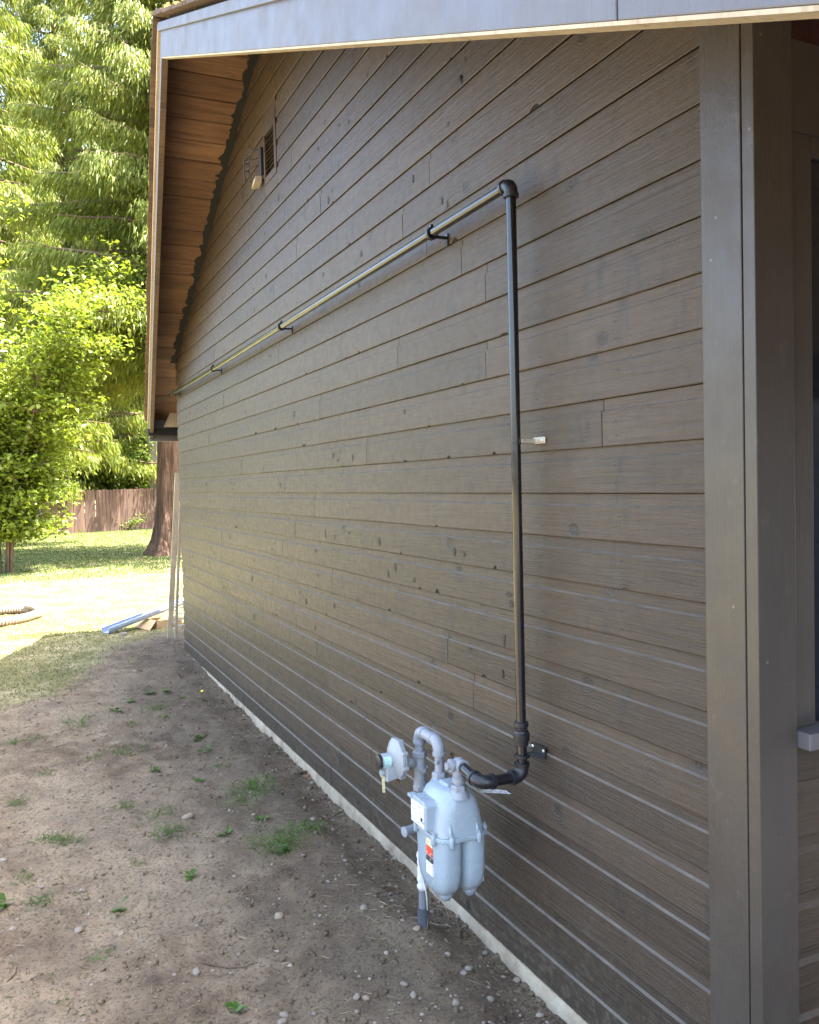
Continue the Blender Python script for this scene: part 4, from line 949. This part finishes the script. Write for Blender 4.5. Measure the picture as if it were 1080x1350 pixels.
# stones
def rock_mesh(seed):
    bm = bmesh.new(); bmesh.ops.create_icosphere(bm, subdivisions=2, radius=1)
    for v in bm.verts:
        d_ = 1+.28*noise.noise(v.co*1.3+Vector((seed*7.1, 0, 0)))+.1*noise.noise(v.co*3.1+Vector((0, seed*3.3, 0))); v.co *= d_
    me = bpy.data.meshes.new('stone'); bm.to_mesh(me); bm.free(); me.polygons.foreach_set('use_smooth', [True]*len(me.polygons)); return me
RM = [rock_mesh(i) for i in range(6)]
for i, me in enumerate(RM): me.materials.append(M['stone'] if i % 2 == 0 else M['stone2'])
for i, (px, py, r, mi, lab, grp) in enumerate([(103, 1227, .017, 0, None, 1), (259, 1282, .014, 2, None, 1), (368, 1209, .018, 1, 'rounded tan stone lying alone on the dirt out from the meter', 0), (248, 1078, .022, 3, 'upright pinkish tan stone beside grass tufts in the dirt', 0), (18, 1226, .014, 2, None, 1), (56, 1170, .012, 4, None, 1), (108, 1174, .010, 0, None, 1), (117, 1206, .010, 2, None, 1), (160, 1232, .012, 5, None, 1), (110, 1050, .013, 2, None, 1), (138, 1092, .013, 4, None, 1), (117, 991, .013, 0, None, 1), (119, 1007, .012, 1, None, 1), (112, 1013, .010, 3, None, 1), (413, 1081, .015, 4, None, 1), (440, 1041, .014, 0, None, 1), (480, 1198, .016, 2, None, 1), (517, 1188, .010, 0, None, 1), (533, 1298, .011, 4, None, 1), (545, 1313, .012, 2, None, 1), (601, 1323, .012, 0, None, 1), (550, 1225, .014, 5, None, 1), (178, 886, .022, 3, None, 1), (163, 838, .035, 0, None, 1), (198, 1270, .009, 1, None, 1), (335, 1075, .012, 3, None, 1), (372, 1348, .012, 4, None, 1), (400, 1128, .009, 2, None, 1), (150, 1064, .012, 1, None, 1), (77, 962, .014, 5, None, 1), (5, 1134, .015, 4, None, 1), (75, 1098, .012, 0, None, 1), (470, 1315, .010, 0, None, 1), (375, 1339, .011, 2, None, 1), (483, 1317, .012, 1, None, 1), (522, 1133, .02, 4, None, 1), (612, 1283, .013, 0, None, 1), (640, 1257, .013, 4, None, 1), (682, 1293, .012, 5, None, 1)]):
    q = at_g(px, py); o = bpy.data.objects.new('stone', RM[mi]); COL.objects.link(o); s_ = r*rnd.uniform(.85, 1.15)
    o.scale = (s_*rnd.uniform(.9, 1.35), s_, s_*rnd.uniform(.55, .8)); o.rotation_euler = (rnd.uniform(-.3, .3), rnd.uniform(-.3, .3), rnd.uniform(0, 6)); o.location = (q.x, q.y, q.z+s_*.18)
    tag(o, lab or 'small rounded stone lying loose on the bare dirt', 'stone', None if lab else 'loose stones on the dirt')
# gravel too small to count
rr = np.random.default_rng(77); n = 5200; ico = RM[0]; bm = bmesh.new(); bmesh.ops.create_icosphere(bm, subdivisions=1, radius=1); iv = np.array([v.co[:] for v in bm.verts]); bm.verts.ensure_lookup_table(); jf = np.array([[v.index for v in f.verts] for f in bm.faces]); bm.free()
Vs, Fs, Fs2 = [], [], []
for i in range(n):
    x = -rr.random()**1.25*2.2; y = .3+rr.random()**1.7*8.3
    if rr.random() < grassy(x, y): continue
    r = .0018+.0075*rr.random()**5
    if x > -.3 and rr.random() < .4: r *= 1.5
    v = iv*(1+rr.normal(size=(len(iv), 1))*.13)*r*np.array((rr.uniform(.8, 1.5), rr.uniform(.8, 1.3), rr.uniform(.5, .9))); a = rr.uniform(0, 6.3); c_, s_ = math.cos(a), math.sin(a)
    v = np.stack([v[:, 0]*c_-v[:, 1]*s_, v[:, 0]*s_+v[:, 1]*c_, v[:, 2]], 1)+np.array((x, y, ground_h(x, y)+r*.15)); Fs.append(jf+sum_ if False else jf+len(Vs)*len(iv)); Vs.append(v)
o = raw('gravel', np.concatenate(Vs), np.concatenate(Fs), M['stone'], smooth=True); tag(o, 'fine gravel scattered through the bare dirt', 'gravel', kind='stuff')
# crumbs of soil
Vs, Fs = [], []
for i in range(6500):
    x = -rr.random()**1.1*2.2; y = .3+rr.random()**1.6*8.3
    if rr.random() < grassy(x, y): continue
    r = .0025+.012*rr.random()**3.5
    if i % 8 == 0: x = -.012-.10*rr.random()**2; r *= 1.3
    v = iv*(1+rr.normal(size=(len(iv), 1))*.22)*r*np.array((1, 1, .65)); Fs.append(jf+len(Vs)*len(iv)); Vs.append(v+np.array((x, y, ground_h(x, y)+r*.1)))
o = raw('soil_crumbs', np.concatenate(Vs), np.concatenate(Fs), M['ground'], smooth=False); tag(o, 'crumbs and small clods of loose soil', 'soil', kind='stuff')
# thin scattered weeds
P = []
while len(P) < 3600:
    x = -.25-rr.random()*2.1; y = .7+rr.random()**1.2*7.5
    if noise.noise((x*3.1, y*3.1, 14.2))*.7+noise.noise((x*11, y*11, 4.2))*.6 > .26-.10*sstep(-.9, -1.7, x): P.append((x, y, ground_h(x, y)-.003))
P = np.array(P); n = len(P); D = rr.normal(size=(n, 3))*.9; D[:, 2] = np.abs(D[:, 2])*.5+.3
V_, F_ = strips(P, D, rr.uniform(.012, .05, n), rr.uniform(.0016, .004, n), .3); tag(raw('scattered_weeds', V_, F_, M['bladedark']), 'thin sparse weed and grass blades scattered over the dirt', 'weeds', kind='stuff')
# straw and dead roots
n = 3200; P = []
while len(P) < n:
    x = -rr.random()*2.2; y = .4+rr.random()**1.3*8.5; P.append((x, y, ground_h(x, y)+.003))
P = np.array(P); D = rr.normal(size=(n, 3)); D[:, 2] = np.abs(D[:, 2])*.08
V_, F_ = strips(P, D, rr.uniform(.012, .07, n), rr.uniform(.0012, .0028, n), .03); tag(raw('straw_litter', V_, F_, M['straw']), 'dry straw and root bits scattered on the dirt', 'straw', kind='stuff')
def twig(pxs, r, mat, lab):
    pts = [at_g(*q)+Vector((0, 0, r*1.2)) for q in pxs]; mb = MB(); mb.tube(pts, [r]*(len(pts)-1)+[r*.4], 6); tag(mb.build('twig', mat, None, smooth=True, origin=tuple(pts[0])), lab, 'twig')
twig([(482, 1180), (497, 1178), (508, 1175), (518, 1171)], .0022, M['straw'], 'thin pale twig on the dirt in front of the meter riser')
twig([(265, 1270), (282, 1274), (300, 1277), (320, 1276), (340, 1270)], .003, M['twigbark'], 'dark crooked root lying on the bare dirt')
twig([(575, 1195), (588, 1198), (592, 1212)], .003, M['straw'], 'bent pale root beside the foundation behind the riser')
twig([(10, 1295), (20, 1285), (22, 1275), (18, 1262)], .0025, M['twigbark'], 'thin bent twig on the dirt away from the wall')
mb = MB(); q = at_g(410, 1024); 
for i in range(5):
    a = rnd.uniform(-.5, .5); L = rnd.uniform(.05, .09); w = rnd.uniform(.008, .015); o_ = q+Vector((rnd.uniform(-.03, .03), rnd.uniform(-.05, .05), .006+i*.004)); d_ = Vector((math.cos(a)*L, math.sin(a)*L, rnd.uniform(-.01, .02))); s_ = Vector((-math.sin(a)*w, math.cos(a)*w, rnd.uniform(-.004, .004)))
    mb.hexa([o_-d_-s_, o_+d_-s_, o_+d_+s_, o_-d_+s_]+[v+Vector((0, 0, .004)) for v in (o_-d_-s_, o_+d_-s_, o_+d_+s_, o_-d_+s_)])
tag(mb.build('bark_chip', M['soffit'], None, origin=tuple(q)), 'reddish brown splintered bark chip on the dirt by the foundation', 'bark')
